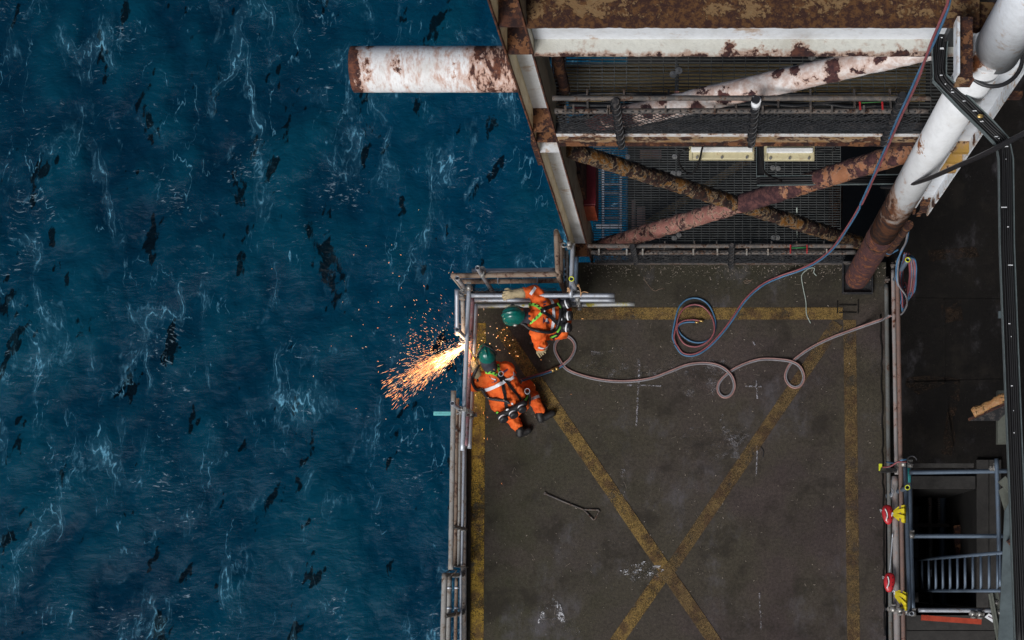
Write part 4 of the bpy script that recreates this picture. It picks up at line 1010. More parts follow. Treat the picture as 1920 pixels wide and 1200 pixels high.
# ladder descending into the well
ld=thing('ladder',P(1800,1075,0),'blue-grey steel ladder leaning down into the dark well','ladder')
a0,a1=P(1712,1050,-1.15),P(1884,1036,1.55); c0,c1=P(1713,1107.5,-1.15),P(1884,1107.5,1.55)
MB().tube(a0,a1,.021,12).build('stile',m_galv_blue,ld); MB().tube(c0,c1,.021,12).build('stile',m_galv_blue,ld)
for i in range(12):
    t=(i+.35)/12; MB().tube(lerp(a0,a1,t*.985),lerp(c0,c1,t*.985),.017,10).build('rung',m_galv_blue,ld)
# things down in the well
dz=-2.6
for (px,r,mt,lab) in ((1743,.03,m_rail_grey,'dim grey pipe down in the well'),(1766,.055,m_galv_blue,'dim blue pipe down in the well')):
    b=MB(); b.tube(P(px,925,dz),P(px+3,1135,dz),r,14,.003,.08); tag(b.build('well_pipe',mt),lab,'pipe')
b=MB(); b.bar(P(1797,985,-1.6),P(1805,1100,-1.6),.13,.1); tag(b.build('well_column',m_rust),'rust-eaten column standing down in the well','column')
b=MB(); b.bar(P(1712,985,dz+.2),P(1786,985,dz+.2),.05,.06); tag(b.build('well_beam',m_dark_rail),'dark cross beam down in the well','beam')
for px in (1743.5,1760.5):
    b=MB()
    for i in range(16): b.box(P(px-2,0,-2.3).x,P(px+2,0,-2.3).x,P(0,920+i*4.1,-2.3).y,P(0,918.4+i*4.1,-2.3).y,-2.33,-2.3)
    tag(b.build('chain',m_rail_white),{1743.5:'dotted chain hanging in the well, left one',1760.5:'dotted chain hanging in the well, right one'}[px],'chain')
b=MB(); b.bar(P(1795,951,-2.5),P(1829,952,-2.5),.06,.04); tag(b.build('yellow_edge',plain('dull_yellow',(.35,.26,.03),.7,0,.5,30)),'dull yellow edge strip down in the well','edge strip')
b=MB()
random.seed(9)
for (cx,cy) in ((1800,937),(1811,938),(1827,939),(1806,923),(1768,921)):
    b.sweep(spline([P(cx+random.uniform(-2,2),cy-3+k*2.2,-2.45) for k in range(4)],4),.008,5)
tag(b.build('chalk_writing',m_rail_white),'pale scrawled marks on the wall down in the well','writing')
b=MB(); b.bar(P(1746,1068,-1.5),P(1746,1082,-1.5),.02,.02); tag(b.build('well_tag',m_tag),'small pale tag down in the well beside the ladder','tag')
# red bar, tag
b=MB(); b.bar(P(1727,1158,.35),P(1840,1166,.35),.065,.03); b.bar(P(1737,1158.5,.36),P(1741,1158.9,.36),.068,.034); tag(b.build('red_bar',m_redbar),'flat red bar lying across the bottom of the well','bar')
tg=MB(); tg.plate([P(1854,1150,.95),P(1869,1160,.95),P(1861,1167,.95),P(1846,1157,.95)],(0,0,.006)); tg=tg.build('inspection_tag',m_tag); tag(tg,'white inspection tag with a dark stripe at the well bottom','tag')
MB().bar(P(1853,1155.5,.958),P(1864,1161.5,.958),.012,.001).build('printed_stripe',m_purple,tg)
# grey-green steel brace with a bolted angle at the lower right corner
gb=thing('steel_brace',P(1885,1100,2),'grey-green steel brace with a bolted angle at the lower right corner','brace')
b=MB(); b.plate([P(1883,958,2.2),P(1912,905,2.2),P(1945,905,2.2),P(1945,1250,2.2),P(1868,1250,2.2),P(1876,1110,2.2)],(0,0,.02)); b.build('gusset_plate',m_steelgrey,gb)
b=MB(); b.bar(P(1858,1112,2.0),P(1884,1260,2.0),.02,.10); b.bar(P(1862,1112,1.97),P(1888,1260,1.97),.11,.016); b.build('angle',m_olive_steel,gb)
for (px,py) in ((1868,1130),(1874,1148),(1880,1166)):
    q=P(px,py,1.99); bb=MB(); bb.ell(q,(.022,.022,.016)); bb.tube(q-Vector((0,0,.012)),q,.03,12); bb.build('bolt',m_coupler,gb)
b=MB(); b.plate([P(1872,920,1.9),P(1896,1002,1.9),P(1900,960,1.9),P(1892,905,1.9)],(0,0,.012)); b.build('stiffener',m_olive_steel,gb)
b=MB(); b.bar(P(1878,898,1.9),P(1896,920,1.9),.09,.08); b.build('lug',m_olive_steel,gb)
b=MB(); b.bar(P(1891,1012,2.26),P(1899,1022,2.26),.05,.06); b.build('rusty_lug',m_rust,gb)

# ================================================================ fall arresters
def arrester(px,py,tilt,label,sx,sy,slab,var):
    t=thing('fall_arrester',P(px,py,.9),label,'fall arrester','red fall arresters on the east pipes')
    R=Matrix.Rotation(tilt,3,'Z'); c=P(px,py,.95)
    b=MB(); n=20; rings=[]
    for j in range(13):
        th=math.pi*(j+.02)/12.04; w=math.sin(th)**.8; yy=math.cos(th)
        rings.append((yy*.118, .066*w*(1.0+.18*yy), .045*w))
    v=[];f=[]
    for (yy,rx,rz) in rings:
        for k in range(n):
            a=2*math.pi*k/n; ca,sa=math.cos(a),math.sin(a)
            v.append(c+R@Vector((rx*math.copysign(abs(ca)**.7,ca),yy,rz*math.copysign(abs(sa)**.7,sa))))
    for j in range(len(rings)-1):
        for k in range(n): k2=(k+1)%n; f.append((j*n+k,j*n+k2,(j+1)*n+k2,(j+1)*n+k))
    b.add(v,f,True).build('housing',m_red_shell,t)
    b=MB(); b.sweep([c+R@Vector((-.030+.018*math.sin(a*2.2),.07-.14*a/1.5,.046)) for a in [k*.15 for k in range(11)]],.007,6); b.build('pale_label',m_tag,t)
    b=MB(); b.bar(c+R@Vector((-.020,.05,.043)),c+R@Vector((-.012,-.05,.043)),.022,.012); b.build('black_label',m_black,t)
    for k in (-.05,.0,.055): MB().tube(c+R@Vector((.03,k,.034)),c+R@Vector((.032,k,.046)),.006,8).build('screw',m_black,t)
    h=c+R@Vector((-.06,.05,.0)) if var==0 else c+R@Vector((.03,-.125,0))
    q=P(sx-9,sy-1 if var==0 else sy-8,1.02)
    b=MB(); b.sweep(spline([c+R@Vector((.04,-.03 if var==0 else -.11,.03)),lerp(c,q,.75)+Vector((0,.012,.03)),q,lerp(c,q,.75)+Vector((0,-.015,.03))],6),.007,8); b.build('hook',m_galv_light,t)
    b=MB(); b.sweep(spline([c+R@Vector((-.055,.05,.01)),c+R@Vector((-.085,.07,.01)),c+R@Vector((-.075,.035,.01))],6),.006,6); b.build('cable_eye',m_galv,t)
    s=thing('sling',P(sx,sy,1.2),slab,'sling','yellow slings round the brown pipe')
    for k in range(5):
        oy=(k-2)*.033; b=MB()
        e=P(sx+9,sy,1.17); pts=[q+Vector((0,oy*.15,.0)),lerp(q,e,.45)+Vector((0,oy*.9,.06+.035*(k%2))),e+Vector((0,oy*1.25-(.01 if var else 0),.050+.030*(k%2))),e+Vector((.036,oy*1.2,.0)),e+Vector((0.0,oy*1.1,-.045))]
        if var: pts=[p+Vector((0,-.012*i,0)) for i,p in enumerate(pts)]
        sp=spline(pts,6); nn=[]
        for i in range(len(sp)):
            tt=(sp[min(i+1,len(sp)-1)]-sp[max(i-1,0)]).normalized(); nn.append(tt.cross(Vector((0,1,0))).normalized()*-1)
        b.ribbon(sp,nn,.042,.008); b.build('strand',m_sling,s)
    return t
arrester(1664.5,965,.10,'upper red fall arrester hooked to a yellow sling',1684,964,'upper yellow sling bunched round the brown pipe',0)
arrester(1667.5,1092,-.05,'lower red fall arrester hanging from a looser yellow sling',1687,1122,'lower yellow sling drooping round the brown pipe',1)

# ================================================================ hoses
def twin(path,k,ra,rb,ma,mb_,sep,tname,label,group='twin gas hoses'):
    sp=spline(path,k); A=[];B=[]
    for i,q in enumerate(sp):
        d=(sp[min(i+1,len(sp)-1)]-sp[max(i-1,0)]).normalized(); s=Vector((d.y,-d.x,0))
        if s.length<.01: s=Vector((1,0,0))
        s.normalize(); A.append(q+s*sep); B.append(q-s*sep)
    t=thing(tname,path[0],label,'hose')
    MB().sweep(A,ra,8).build('red_line',ma,t); MB().sweep(B,rb,8).build('blue_line',mb_,t); return t,A,B
hr_=.0105
pz=[(1780,-12,8.6),(1775,16,8.4),(1742,95,7.7),(1712,165,6.9),(1683,228,5.9),(1652,300,4.5),(1615,382,2.9),(1588,428,1.9),(1562,465,1.05),(1532,490,.45),(1500,506,.14),(1465,518,.03),(1430,534,.012),(1398,562,.012),(1372,600,.012),(1352,626,.012),(1326,652,.013),(1302,665,.014),(1280,663,.014),(1266,645,.014)]
t1,A1,B1=twin([P(*a) for a in pz],9,hr_,hr_,m_hose_red,m_hose_blue,.0105,'gas_hose','red and blue twin gas hose hanging from the top edge down to the deck')
for off,mt,pts in ((0,m_hose_blue,[(1265,644),(1261,630),(1266,600),(1274,575),(1290,561),(1311,560),(1329,572),(1340,596),(1341,617),(1333,634),(1316,642),(1296,640),(1278,628),(1271,615),(1277,607),(1290,604),(1303,604)]),
                   (1,m_hose_red,[(1268,646),(1264,632),(1268,612),(1273,592),(1284,577),(1302,571),(1321,577),(1336,597),(1339,622),(1326,641),(1305,650),(1284,645),(1272,628),(1270,612),(1280,602),(1298,599.5),(1311,601)])):
    MB().sweep(spline([P(a,c,.013+off*.021+.004*math.sin(i*1.1)) for i,(a,c) in enumerate(pts)],9),hr_,8).build('coil_line',mt,t1)
MB().tube(P(1303,604,.013),P(1310,604.5,.016),.013,8).build('brass_end',m_brass,t1); MB().tube(P(1311,601,.034),P(1319,602.5,.034),.013,8).build('brass_end',m_brass,t1)
pz=[(1668,592,.9),(1657,598,.40),(1640,604,.18),(1612,614,.03),(1565,631,.013),(1528,648,.013),(1500,666,.013),(1481,684,.013),(1473,704,.013),(1478,719,.013),(1490,726,.013),(1502,721,.013),(1507,706,.016),(1500,688,.034),(1484,678,.034),(1458,674,.013),(1425,674,.013),(1392,684,.013),(1366,699,.013),(1349,717,.013),(1347,734,.013),(1357,744,.013),(1370,740,.013),(1377,724,.016),(1371,704,.034),(1353,688,.034),(1325,681,.013),(1290,684,.013),(1255,697,.013),(1222,709,.013),(1180,715,.013),(1135,713.5,.013),(1094,705,.013),(1064,693,.013),(1050,676,.013),(1041,658,.013),(1042,643,.013),(1052,632,.013),(1065,631,.013),(1076,641,.013),(1078,654,.016),(1070,671,.034),(1056,684,.034)]
t2,A2_,B2_=twin([P(*a) for a in pz],8,hr_,hr_,m_hose_pale,m_hose_grey,.0095,'gas_hose','dusty twin gas hose looping across the deck to the kneeling worker')
pz2=[(1056,684,.034),(1042,692,.02),(1020,700,.03),(1000,706,.10),(978,713,.28)]
for off,mt in ((.0095,m_hose_red),(-.0095,m_hose_blue)):
    sp=spline([P(*a) for a in pz2],8); o2=[]
    for i,q in enumerate(sp):
        d=(sp[min(i+1,len(sp)-1)]-sp[max(i-1,0)]).normalized(); o2.append(q+Vector((d.y,-d.x,0)).normalized()*off)
    MB().sweep(o2,hr_,8).build('new_line',mt,t2)
for (px,py) in ((1037,694),(1044,691)):
    q=P(px,py,.03); MB().tube(q+Vector((-.02,-.008,.0)),q+Vector((.02,.008,.0)),.026,10).build('hose_clip',m_brass,t2)
# the hung coil on the east rail
hc=thing('hose_coil',P(1700,520,1.1),'long coil of red and blue hose hung over the east rail beside the round column','hose')
random.seed(21)
for i in range(13):
    w=random.uniform(.6,1.0); top=(1698+random.uniform(-3,3),478+random.uniform(-5,6)); bot=(1693+random.uniform(-4,4),585-random.uniform(0,42)); z0=1.0-.03*i; 
    lx=1684+random.uniform(-2,4)+i*.3; rx=1719-random.uniform(0,14)
    loop=[(top[0],top[1],1.25),(lx+2,505,1.22-.02*i),(lx+1,530,1.1-.03*i),(lx+5,555,.9-.03*i),(bot[0],bot[1],.72-.02*i),(bot[0]+8,bot[1]-14,.62),(rx-4,548,.7),(rx,515,.9),(rx-2,488,1.1),(top[0]+4,top[1],1.24)]
    MB().sweep(spline([P(*q) for q in loop],5),.0098,6,False).build('hose_loop',(m_hose_red,m_hose_blue,m_hose_red,m_hose_blue,m_hose_pale)[i%5],hc)
MB().sweep(spline([P(1702,436,1.9),P(1698,455,1.6),P(1690,470,1.35),P(1685,490,1.28),P(1683,515,1.26),P(1685,535,1.2),P(1697,552,1.1),P(1701,566,.9),P(1697,580,.7),P(1688,590,.5),P(1668,593,.42)],8),.011,8).build('lead_line',m_hose_grey,hc)
MB().sweep(spline([P(1704,430,2.0),P(1700,452,1.62),P(1692,468,1.37),P(1682,492,1.28),P(1681,520,1.25),P(1687,545,1.15)],8),.011,8).build('lead_line',m_hose_blue,hc)
b=MB(); b.sweep(spline([P(1659,474,.6),P(1668,476,.62),P(1677,472,.65),P(1684,468,.7)],6),.011,8); tag(b.build('cord_loop',m_hose_blue),'short blue cord between the column foot and the hung coil','cord')

# ================================================================ loose things on the deck
kt=thing('hatch_key',P(1070,950,0),'dark iron hatch key with a triangular handle lying on the deck','hand tool')
b=MB(); b.sweep([P(1021,925,.012),P(1058,941,.012),P(1096,956,.013)],.0115,10); b.build('shank',m_dark_rail,kt)
b=MB(); b.sweep([P(1095,955.5,.013),P(1122,956,.014),P(1124,958.5,.014),P(1115,974,.014),P(1112.5,974.5,.014),P(1096,957,.013)],.0105,10); b.build('handle',m_dark_rail,kt)
MB().bar(P(1020,924.5,.012),P(1023,926,.012),.034,.014).build('bit',m_dark_rail,kt)
b=MB(); b.sweep(spline([P(1531,517,.02),P(1526,511,.012),P(1527,503,.02),P(1518,503,.01),P(1509,509,.008),P(1503,518,.008),P(1506,540,.008),P(1511,565,.008),P(1512,588,.008),P(1517,600,.008),P(1520,606,.008)],8),.006,7)
tag(b.build('rope_end',m_rope),'pale green rope end lying on the deck near the round column','rope')
for pts,lab in (([(1207,520),(1212,530),(1226,545),(1237,542),(1246,541)],'thin wire curled on the deck south of the lower walkway'),([(1394,528),(1400,525),(1407,527),(1402,531),(1396,530),(1412,524)],'little knot of thin wire on the deck near the hanging hose')):
    b=MB(); b.sweep(spline([P(a,c,.004) for a,c in pts],6),.0028,5); tag(b.build('wire',m_rail_brown),lab,'wire')
b=MB(); b.sweep(spline([P(1427,838,.004),P(1432,848,.006),P(1430,858,.004)],5),.006,6); tag(b.build('cord_scrap',m_black),'black scrap of cord by the faded diagonal line','scrap')

# ================================================================ the two workers
CAM = Vector((0,0,CAM_H))
def fused(mb, voxel, name, mat, parent, smooth=6, wr=0.0, wf=9.0, extra=None):
    """melt the overlapping solids of mb into one continuous skin"""
    me=mb.mesh(name+'_src'); o=bpy.data.objects.new('tmp',me); scene.collection.objects.link(o)
    r=o.modifiers.new('r','REMESH'); r.mode='VOXEL'; r.voxel_size=voxel
    s=o.modifiers.new('s','SMOOTH'); s.factor=.5; s.iterations=smooth
    dg=bpy.context.evaluated_depsgraph_get(); out=bpy.data.meshes.new_from_object(o.evaluated_get(dg)); bpy.data.objects.remove(o); bpy.data.meshes.remove(me)
    if wr:
        nn=[v.normal.copy() for v in out.vertices]
        for v,nv in zip(out.vertices,nn):
            q=v.co; w=mnoise.noise(q*wf+Vector((0,0,mnoise.noise(q*3.3)*2.5)))
            fold=1-abs(mnoise.noise(Vector((q.x*wf*.8,q.y*wf*1.3,q.z*wf*.7))+Vector((3,1,2))))*2.4
            f2=1-abs(mnoise.noise(Vector((q.x*wf*2.3+q.z*4,q.y*wf*1.5,q.z*wf*1.9))))*3.0
            v.co += nv*wr*(w*.7+max(fold,-.3)*.7+max(f2,-.2)*.38-.25)
    out.name=name
    out.polygons.foreach_set('use_smooth',np.ones(len(out.polygons),bool)); out.materials.clear(); out.materials.append(mat)
    ob=bpy.data.objects.new(name,out); scene.collection.objects.link(ob)
    ob.parent=parent; ob.matrix_parent_inverse=Matrix.Translation(-parent.location); return ob
def bvh_of(ob):
    me=ob.data; return BVHTree.FromPolygons([v.co.copy() for v in me.vertices],[tuple(p.vertices) for p in me.polygons])
def drape(bvh,px,py,zg=.8):
    d=(P(px,py,0)-CAM).normalized(); loc,nr,_,_=bvh.ray_cast(CAM,d)
    if loc is None: loc,nr,_,_=bvh.find_nearest(P(px,py,zg))
    return loc,nr
def strap(par,bvh,path,w,mat,name,off=.006,thick=.004,zg=.8):
    pp=[]
    for (a,b_),(c,d) in zip(path[:-1],path[1:]):
        k=max(2,int(math.hypot(c-a,d-b_)/2.2))
        for i in range(k): pp.append((lerp(a,c,i/k),lerp(b_,d,i/k)))
    pp.append(path[-1]); L=[];N=[]
    for q in pp:
        l,n=drape(bvh,*q,zg); L.append(l);N.append(n)
    for _ in range(3):
        N=[(N[max(i-1,0)]+N[i]*1.2+N[min(i+1,len(N)-1)]).normalized() for i in range(len(N))]
        L=[L[i] if i in (0,len(L)-1) else (L[i-1]+L[i]*2+L[i+1])/4 for i in range(len(L))]
    L=[l+n*off for l,n in zip(L,N)]
    return MB().ribbon(L,N,w,thick).build(name,mat,par), L, N
def hazard(par,L,N,w):
    """black chevrons printed on the lime webbing"""
    for i in range(2,len(L)-1,3):
        t=(L[min(i+1,len(L)-1)]-L[i-1]).normalized(); s=t.cross(N[i]).normalized(); q=L[i]+N[i]*.0046
        MB().bar(q-s*w*.42+t*.008,q+s*w*.05-t*.012,.017,.001,N[i]).build('black_chevron',m_black,par)
def frame_of(fwd,up):
    """matrix with y along fwd, z near up"""
    y=Vector(fwd).normalized(); x=y.cross(Vector(up)).normalized(); z=x.cross(y); return Matrix((x,y,z)).transposed()
def helmet(par,c,fwd,up,w,l,h,band=False):
    R=frame_of(fwd,up); n=32; v=[];f=[];m=11
    for j in range(m+1):
        th=(math.pi/2)*1.06*j/m
        for k in range(n):
            a=2*math.pi*k/n; x=math.sin(th)*math.sin(a); y=math.sin(th)*math.cos(a); z=math.cos(th)
            ridge=.030*max(0,1-abs(x)/.13)*math.sin(th*.9+.25)*(1 if y>-.75 else .4)
            sd=.014*math.exp(-((abs(x)-.42)/.08)**2)*math.sin(th)
            flare=1.0+(.07 if j==m else 0)
            v.append(Vector((x*w/2*flare,y*l/2*flare,z*h+ridge+sd)))
    for j in range(m):
        for k in range(n):
            k2=(k+1)%n; f.append((j*n+k,(j+1)*n+k,(j+1)*n+k2,j*n+k2))
    hs=MB().add([c+R@q for q in v],f,True)
    o=hs.build('helmet',m_green,par)
    b=MB(); pk=[]
    rows=5; cols=13
    for r in range(rows+1):
        for k in range(cols):
            a=lerp(-1.05,1.05,k/(cols-1)); rr=1.02+.20*(r/rows)*math.cos(a*1.35)
            pk.append(c+R@Vector((math.sin(a)*w/2*rr,math.cos(a)*l/2*rr,-.018-.020*(r/rows)**1.3)))
    nf=[(r*cols+k,r*cols+k+1,(r+1)*cols+k+1,(r+1)*cols+k) for r in range(rows) for k in range(cols-1)]
    b.add(pk,nf,True); b.add([q-R@Vector((0,0,.005)) for q in pk],[x[::-1] for x in nf],True); b.build('peak',m_green,o)
    for k in (-1,1): MB().ell(c+R@Vector((k*w*.53,.0,-.005)),(.016,.028,.02),R).build('ear_lug',m_coupler if k<0 else m_rubber,o)
    if band:
        p=[c+R@Vector((math.sin(a)*(w/2+.010),.035-.06*abs(math.sin(a)),math.cos(a)*(h+.010)+(.022 if abs(a)<.12 else 0))) for a in [lerp(-1.6,1.6,i/24) for i in range(25)]]
        MB().sweep(p,.011,6).build('headlamp_strap',m_black,o)
    return o,R
def head(par,c,R):
    """head under the helmet: skull, nose, jaw, ears, with the breathing mask over the face"""
    b=MB(); b.ell(c,(.075,.095,.105),R,18,12); b.ell(c+R@Vector((0,.045,-.065)),(.052,.05,.055),R); b.capsule(c+R@Vector((0,.09,-.01)),c+R@Vector((0,.108,-.035)),.012,.016,8)
    for k in (-1,1): b.ell(c+R@Vector((k*.077,-.005,-.02)),(.012,.026,.034),R)
    b.capsule(c+R@Vector((0,-.02,-.06)),c+R@Vector((0,-.07,-.17)),.055,.06)
    h=fused(b,.008,'head',m_skin,par,3)
    m=MB(); m.ell(c+R@Vector((0,.085,-.045)),(.058,.045,.068),R); m.tube(c+R@Vector((0,.12,-.07)),c+R@Vector((0,.15,-.075)),.03,12); m.build('breathing_mask',m_rubber,h)
    MB().bar(c+R@Vector((-.06,.090,.025)),c+R@Vector((.06,.090,.025)),.03,.03,R@Vector((0,0,1))).build('visor',m_black,h)
    return h
def hood(par,c,R,to,r):
    b=MB(); b.ell(c+R@Vector((0,-.02,-.02)),(.098,.115,.10),R,20,12); b.capsule(c+R@Vector((0,-.05,-.05)),to,.088,r); return fused(b,.012,'hood',m_hood,par,4,.006,14)
def glove(par,wrist,palm,dirs,cuff0,curl,side,name='glove',r=1.0):
    """palm, four bent fingers of unequal length and a thumb, with a gauntlet cuff"""
    b=MB(); d=(palm-wrist).normalized(); up=Vector(curl)*-1; s=d.cross(up).normalized(); up=s.cross(d).normalized()
    b.capsule(cuff0,wrist,.062*r,.046*r); b.capsule(wrist,lerp(wrist,palm,.6),.044*r,.042*r)
    for k in (-1,1): b.capsule(wrist+s*(k*.02),palm+s*(k*.026),.030*r,.026*r)
    ln=(.070,.084,.080,.062)
    for i,k in enumerate((-1.5,-.5,.5,1.5)):
        p0=palm+s*(k*.023*r); p1=p0+d*ln[i]*.5+s*(k*.006)+up*-.006; p2=p1+d*ln[i]*.28+up*-.030; p3=p2+d*.006+up*-.030
        b.capsule(p0,p1,.0130,.0120,10); b.capsule(p1,p2,.0120,.0112,10); b.capsule(p2,p3,.0112,.0100,10)
    t0=lerp(wrist,palm,.45)+s*(side*.036); t1=t0+s*(side*.034)+d*.035+up*-.012; t2=t1+d*.034+up*-.022+s*(side*.004)
    b.capsule(t0,t1,.018,.0145,10); b.capsule(t1,t2,.0145,.0115,10)
    return fused(b,.0062,name,m_glove,par,2,.0035,30)
def boot(par,heel,toe,ankle,name='boot'):
    b=MB(); d=(toe-heel).normalized(); b.capsule(heel,lerp(heel,toe,.45),.046,.046); b.capsule(lerp(heel,toe,.3),toe,.047,.043); b.capsule(heel+Vector((0,0,.01)),ankle,.050,.056)
    o=fused(b,.010,name,m_boot,par,3,.003,18)
    return o
def canister(par,c,axis,r=.056,l=.11):
    a=Vector(axis).normalized(); o=MB().sweep([c-a*l*.5,c-a*l*.46,c-a*l*.08,c-a*l*.05],[r*.7,r*.94,r*.94,r*.9],20).build('filter',m_rubber,par)
    MB().sweep([c-a*l*.049,c-a*l*.03,c+a*l*.10,c+a*l*.12],[r*.96,r,r,r*.96],20).build('pale_band',m_tag,o)
    MB().sweep([c+a*l*.121,c+a*l*.14,c+a*l*.40,c+a*l*.5],[r*.98,r*1.02,r*.98,r*.70],20).build('rubber_cap',m_rubber,o); return o
def ringed_hose(par,pts,r,mat,name):
    sp=spline(pts,14); rs=[r*(1+.09*math.cos(i*2.1)) for i in range(len(sp))]
    return MB().sweep(sp,rs,12).build(name,mat,par)
def print_patch(par,bvh,pts,mat,name,off=.004,zg=.8):
    L=[];N=[]
    for q in pts: l,n=drape(bvh,*q,zg); L.append(l+n*off); N.append(n)
    nn=sum(N,Vector())/len(N); return MB().plate(L,nn*.0012).build(name,mat,par)

# ---------------------------------------------------------------- kneeling worker with the torch
pb=thing('person',P(955,760,0),'kneeling worker in orange coveralls, back turned, cutting with a torch beside the sparks','person')
hipL,hipR=P(952,768,.40),P(972,756,.40); wst=P(948,744,.58); chs=P(932,715,.70); nk=P(922,697,.80)
shL,shR=P(905,714,.71),P(949,693,.71)
b=MB()
inL,inR=lerp(shL,shR,.22),lerp(shL,shR,.78)
b.capsule(inL,P(936,754,.55),.110,.105); b.capsule(inR,P(968,736,.55),.110,.105); b.capsule(P(926,705,.72),P(953,745,.60),.135,.125)
b.capsule(P(938,758,.50),P(970,740,.50),.115,.115); b.capsule(hipL,hipR,.125,.125)
b.capsule(shL,shR,.098,.098); b.capsule(chs,nk,.10,.075)
elL=P(889,724,.60); haL=P(893,698,.78)
b.capsule(shL,elL,.082,.064); b.capsule(elL,lerp(elL,haL,.75),.062,.052)
elR=P(957,702,.50); haR=P(910,676,.66)
b.capsule(shR,elR,.086,.068); b.capsule(elR,lerp(elR,haR,.8),.066,.052)
knR,anR=P(989,725,.115),P(1014,773,.085); knL,anL=P(930,748,.11),P(974,803,.085)
b.capsule(hipR,knR,.102,.084); b.capsule(knR,lerp(knR,anR,.88),.084,.070)
b.capsule(hipL,knL,.102,.084); b.capsule(knL,lerp(knL,anL,.88),.084,.070)
cov=fused(b,.013,'coverall',m_orange,pb,3,.022,10); bv=bvh_of(cov)
for a,w,lab in (([(901,732),(915,730),(935,721),(955,711),(969,702)],.043,'chest_band'),([(993,750),(1001,747),(1010,743)],.036,'leg_band')):
    strap(pb,bv,a,w,m_reflect,'reflective_band',.010,.002)
o,L,N=strap(pb,bv,[(911,698),(922,699),(934,705)],.034,m_lime,'shoulder_strap'); hazard(o,L,N,.034)
o,L,N=strap(pb,bv,[(933,684),(935,694),(938,706)],.034,m_lime,'shoulder_strap'); hazard(o,L,N,.034)
strap(pb,bv,[(935,704),(940,715),(945,735),(950,765)],.040,m_black,'back_strap',.009)
strap(pb,bv,[(937,703),(950,716),(962,732),(976,750)],.040,m_black,'back_strap',.011)
strap(pb,bv,[(929,772),(944,778),(960,772),(978,758),(990,741)],.075,m_black,'waist_belt',.010,.012,.5)
strap(pb,bv,[(931,770),(939,776)],.030,m_lime,'lime_trim',.024,.003,.5); strap(pb,bv,[(981,752),(987,741)],.034,m_lime,'lime_trim',.024,.003,.5)
q,n=drape(bv,935,704); R0=frame_of(n.orthogonal(),n)
MB().bar(q+n*.018-R0@Vector((.02,0,0)),q+n*.018+R0@Vector((.02,0,0)),.055,.012,n).build('harness_plate',m_black,pb)
MB().sweep([q+n*.03+R0@Vector((.028*math.cos(a),.030*math.sin(a)+.03,.0)) for a in [k*.45 for k in range(15)]],.0045,6,False).build('d_ring',m_galv_light,pb)
for pts,mt,nm in (([(917,704),(929,709),(931,713),(919,708)],m_purple,'printed_patch'),([(922,716),(931,712),(932,715),(923,719)],m_purple,'printed_letters'),([(942,697),(951,691),(953,694),(944,700)],m_purple,'printed_letters')):
    print_patch(pb,bv,pts,mt,nm)
print_patch(pb,bv,[(921,708),(929,710.5),(929,712.5),(922,710.5)],m_reflect,'printed_flag',.006)
q,n=drape(bv,896,713); MB().ell(q,(.016,.02,.012)).build('elbow_tear',m_black,pb)
hl,Rb=helmet(pb,P(912.5,664,.93),(-.22,.90,-.36),(.02,.30,.95),.205,.245,.13,True)
head(pb,P(912.5,668,.90),Rb); hood(pb,P(913,670,.895),Rb,P(920,690,.82),.085)
glove(pb,P(893,694,.80),P(889,684,.84),None,P(896,703,.76),(0.2,0,-1),1)
glove(pb,P(914,678,.68),P(904,668,.72),None,P(922,683,.64),(0,0,-1),-1)
boot(pb,P(1014,786,.060),P(1036,775,.050),P(1012,776,.085)); boot(pb,P(975,814,.060),P(991,807,.050),P(975,805,.085))
pk=MB(); pk.capsule(P(938,780,.66),P(982,757,.66),.045,.045); o=fused(pk,.009,'blower_unit',m_black,pb,3)
for (px,py) in ((943,783),(962,775),(977.5,764)): canister(pb,P(px,py,.66),(.42,-.80,.42))
MB().ell(P(951,768,.74),(.020,.011,.006),Matrix.Rotation(.5,3,'Z')).build('pale_badge',m_tag,pb); MB().ell(P(960.5,757,.76),(.014,.014,.008)).build('pale_badge',m_tag,pb)
def over(bvh,pts,off,zg=.8):
    out=[]
    for q in pts:
        if len(q)==3: out.append(P(*q))
        else: l,n=drape(bvh,*q,zg); out.append(l+n*off)
    return out
ringed_hose(pb,over(bv,[(898,684,.86),(892,695,.86),(888,712),(893,727),(903,738),(918,745),(935,749),(948,751),(956,757,.74)],.024),.0185,m_rubber,'breathing_hose')
MB().sweep(spline([P(985,733,.56),P(992,738,.6),P(994,748,.55),P(993,758,.5)],8),.012,8).build('lanyard',m_black,pb)
MB().sweep([P(989,734,.6)+Vector((.03*math.cos(a),.034*math.sin(a),.02)) for a in [k*.45 for k in range(15)]],.0045,6,False).build('d_ring',m_galv_light,pb)

# ---------------------------------------------------------------- bending worker behind
pa=thing('person',P(1030,600,0),'stooping worker in orange coveralls resting a gauntlet on the scaffold tubes','person')
b=MB()
hpU,hpD=P(1050,582,.78),P(1050,616,.78); chsA=P(1018,594,1.0)
shU,shD=P(1013,566,1.03),P(1009,621,1.03)
b.capsule(lerp(shU,shD,.2),P(1044,580,.84),.115,.11); b.capsule(lerp(shU,shD,.8),P(1044,610,.84),.115,.11); b.capsule(P(1010,594,1.02),P(1046,596,.86),.135,.125)
b.capsule(shU,shD,.098,.098); b.capsule(hpU,hpD,.125,.125); b.capsule(P(1006,594,1.05),P(993,593,1.10),.10,.075)
elU,wrU=P(1003,547,1.10),P(978,549.5,1.17)
b.capsule(shU,elU,.092,.076); b.capsule(elU,lerp(elU,wrU,.8),.074,.062)
elD,wrD=P(1012,642,.88),P(1016,652,.70)
b.capsule(shD,elD,.092,.076); b.capsule(elD,wrD,.076,.062)
knU,anU=P(1018,580,.47),P(1046,585,.10); knD,anD=P(1012,626,.48),P(1011,640,.10)
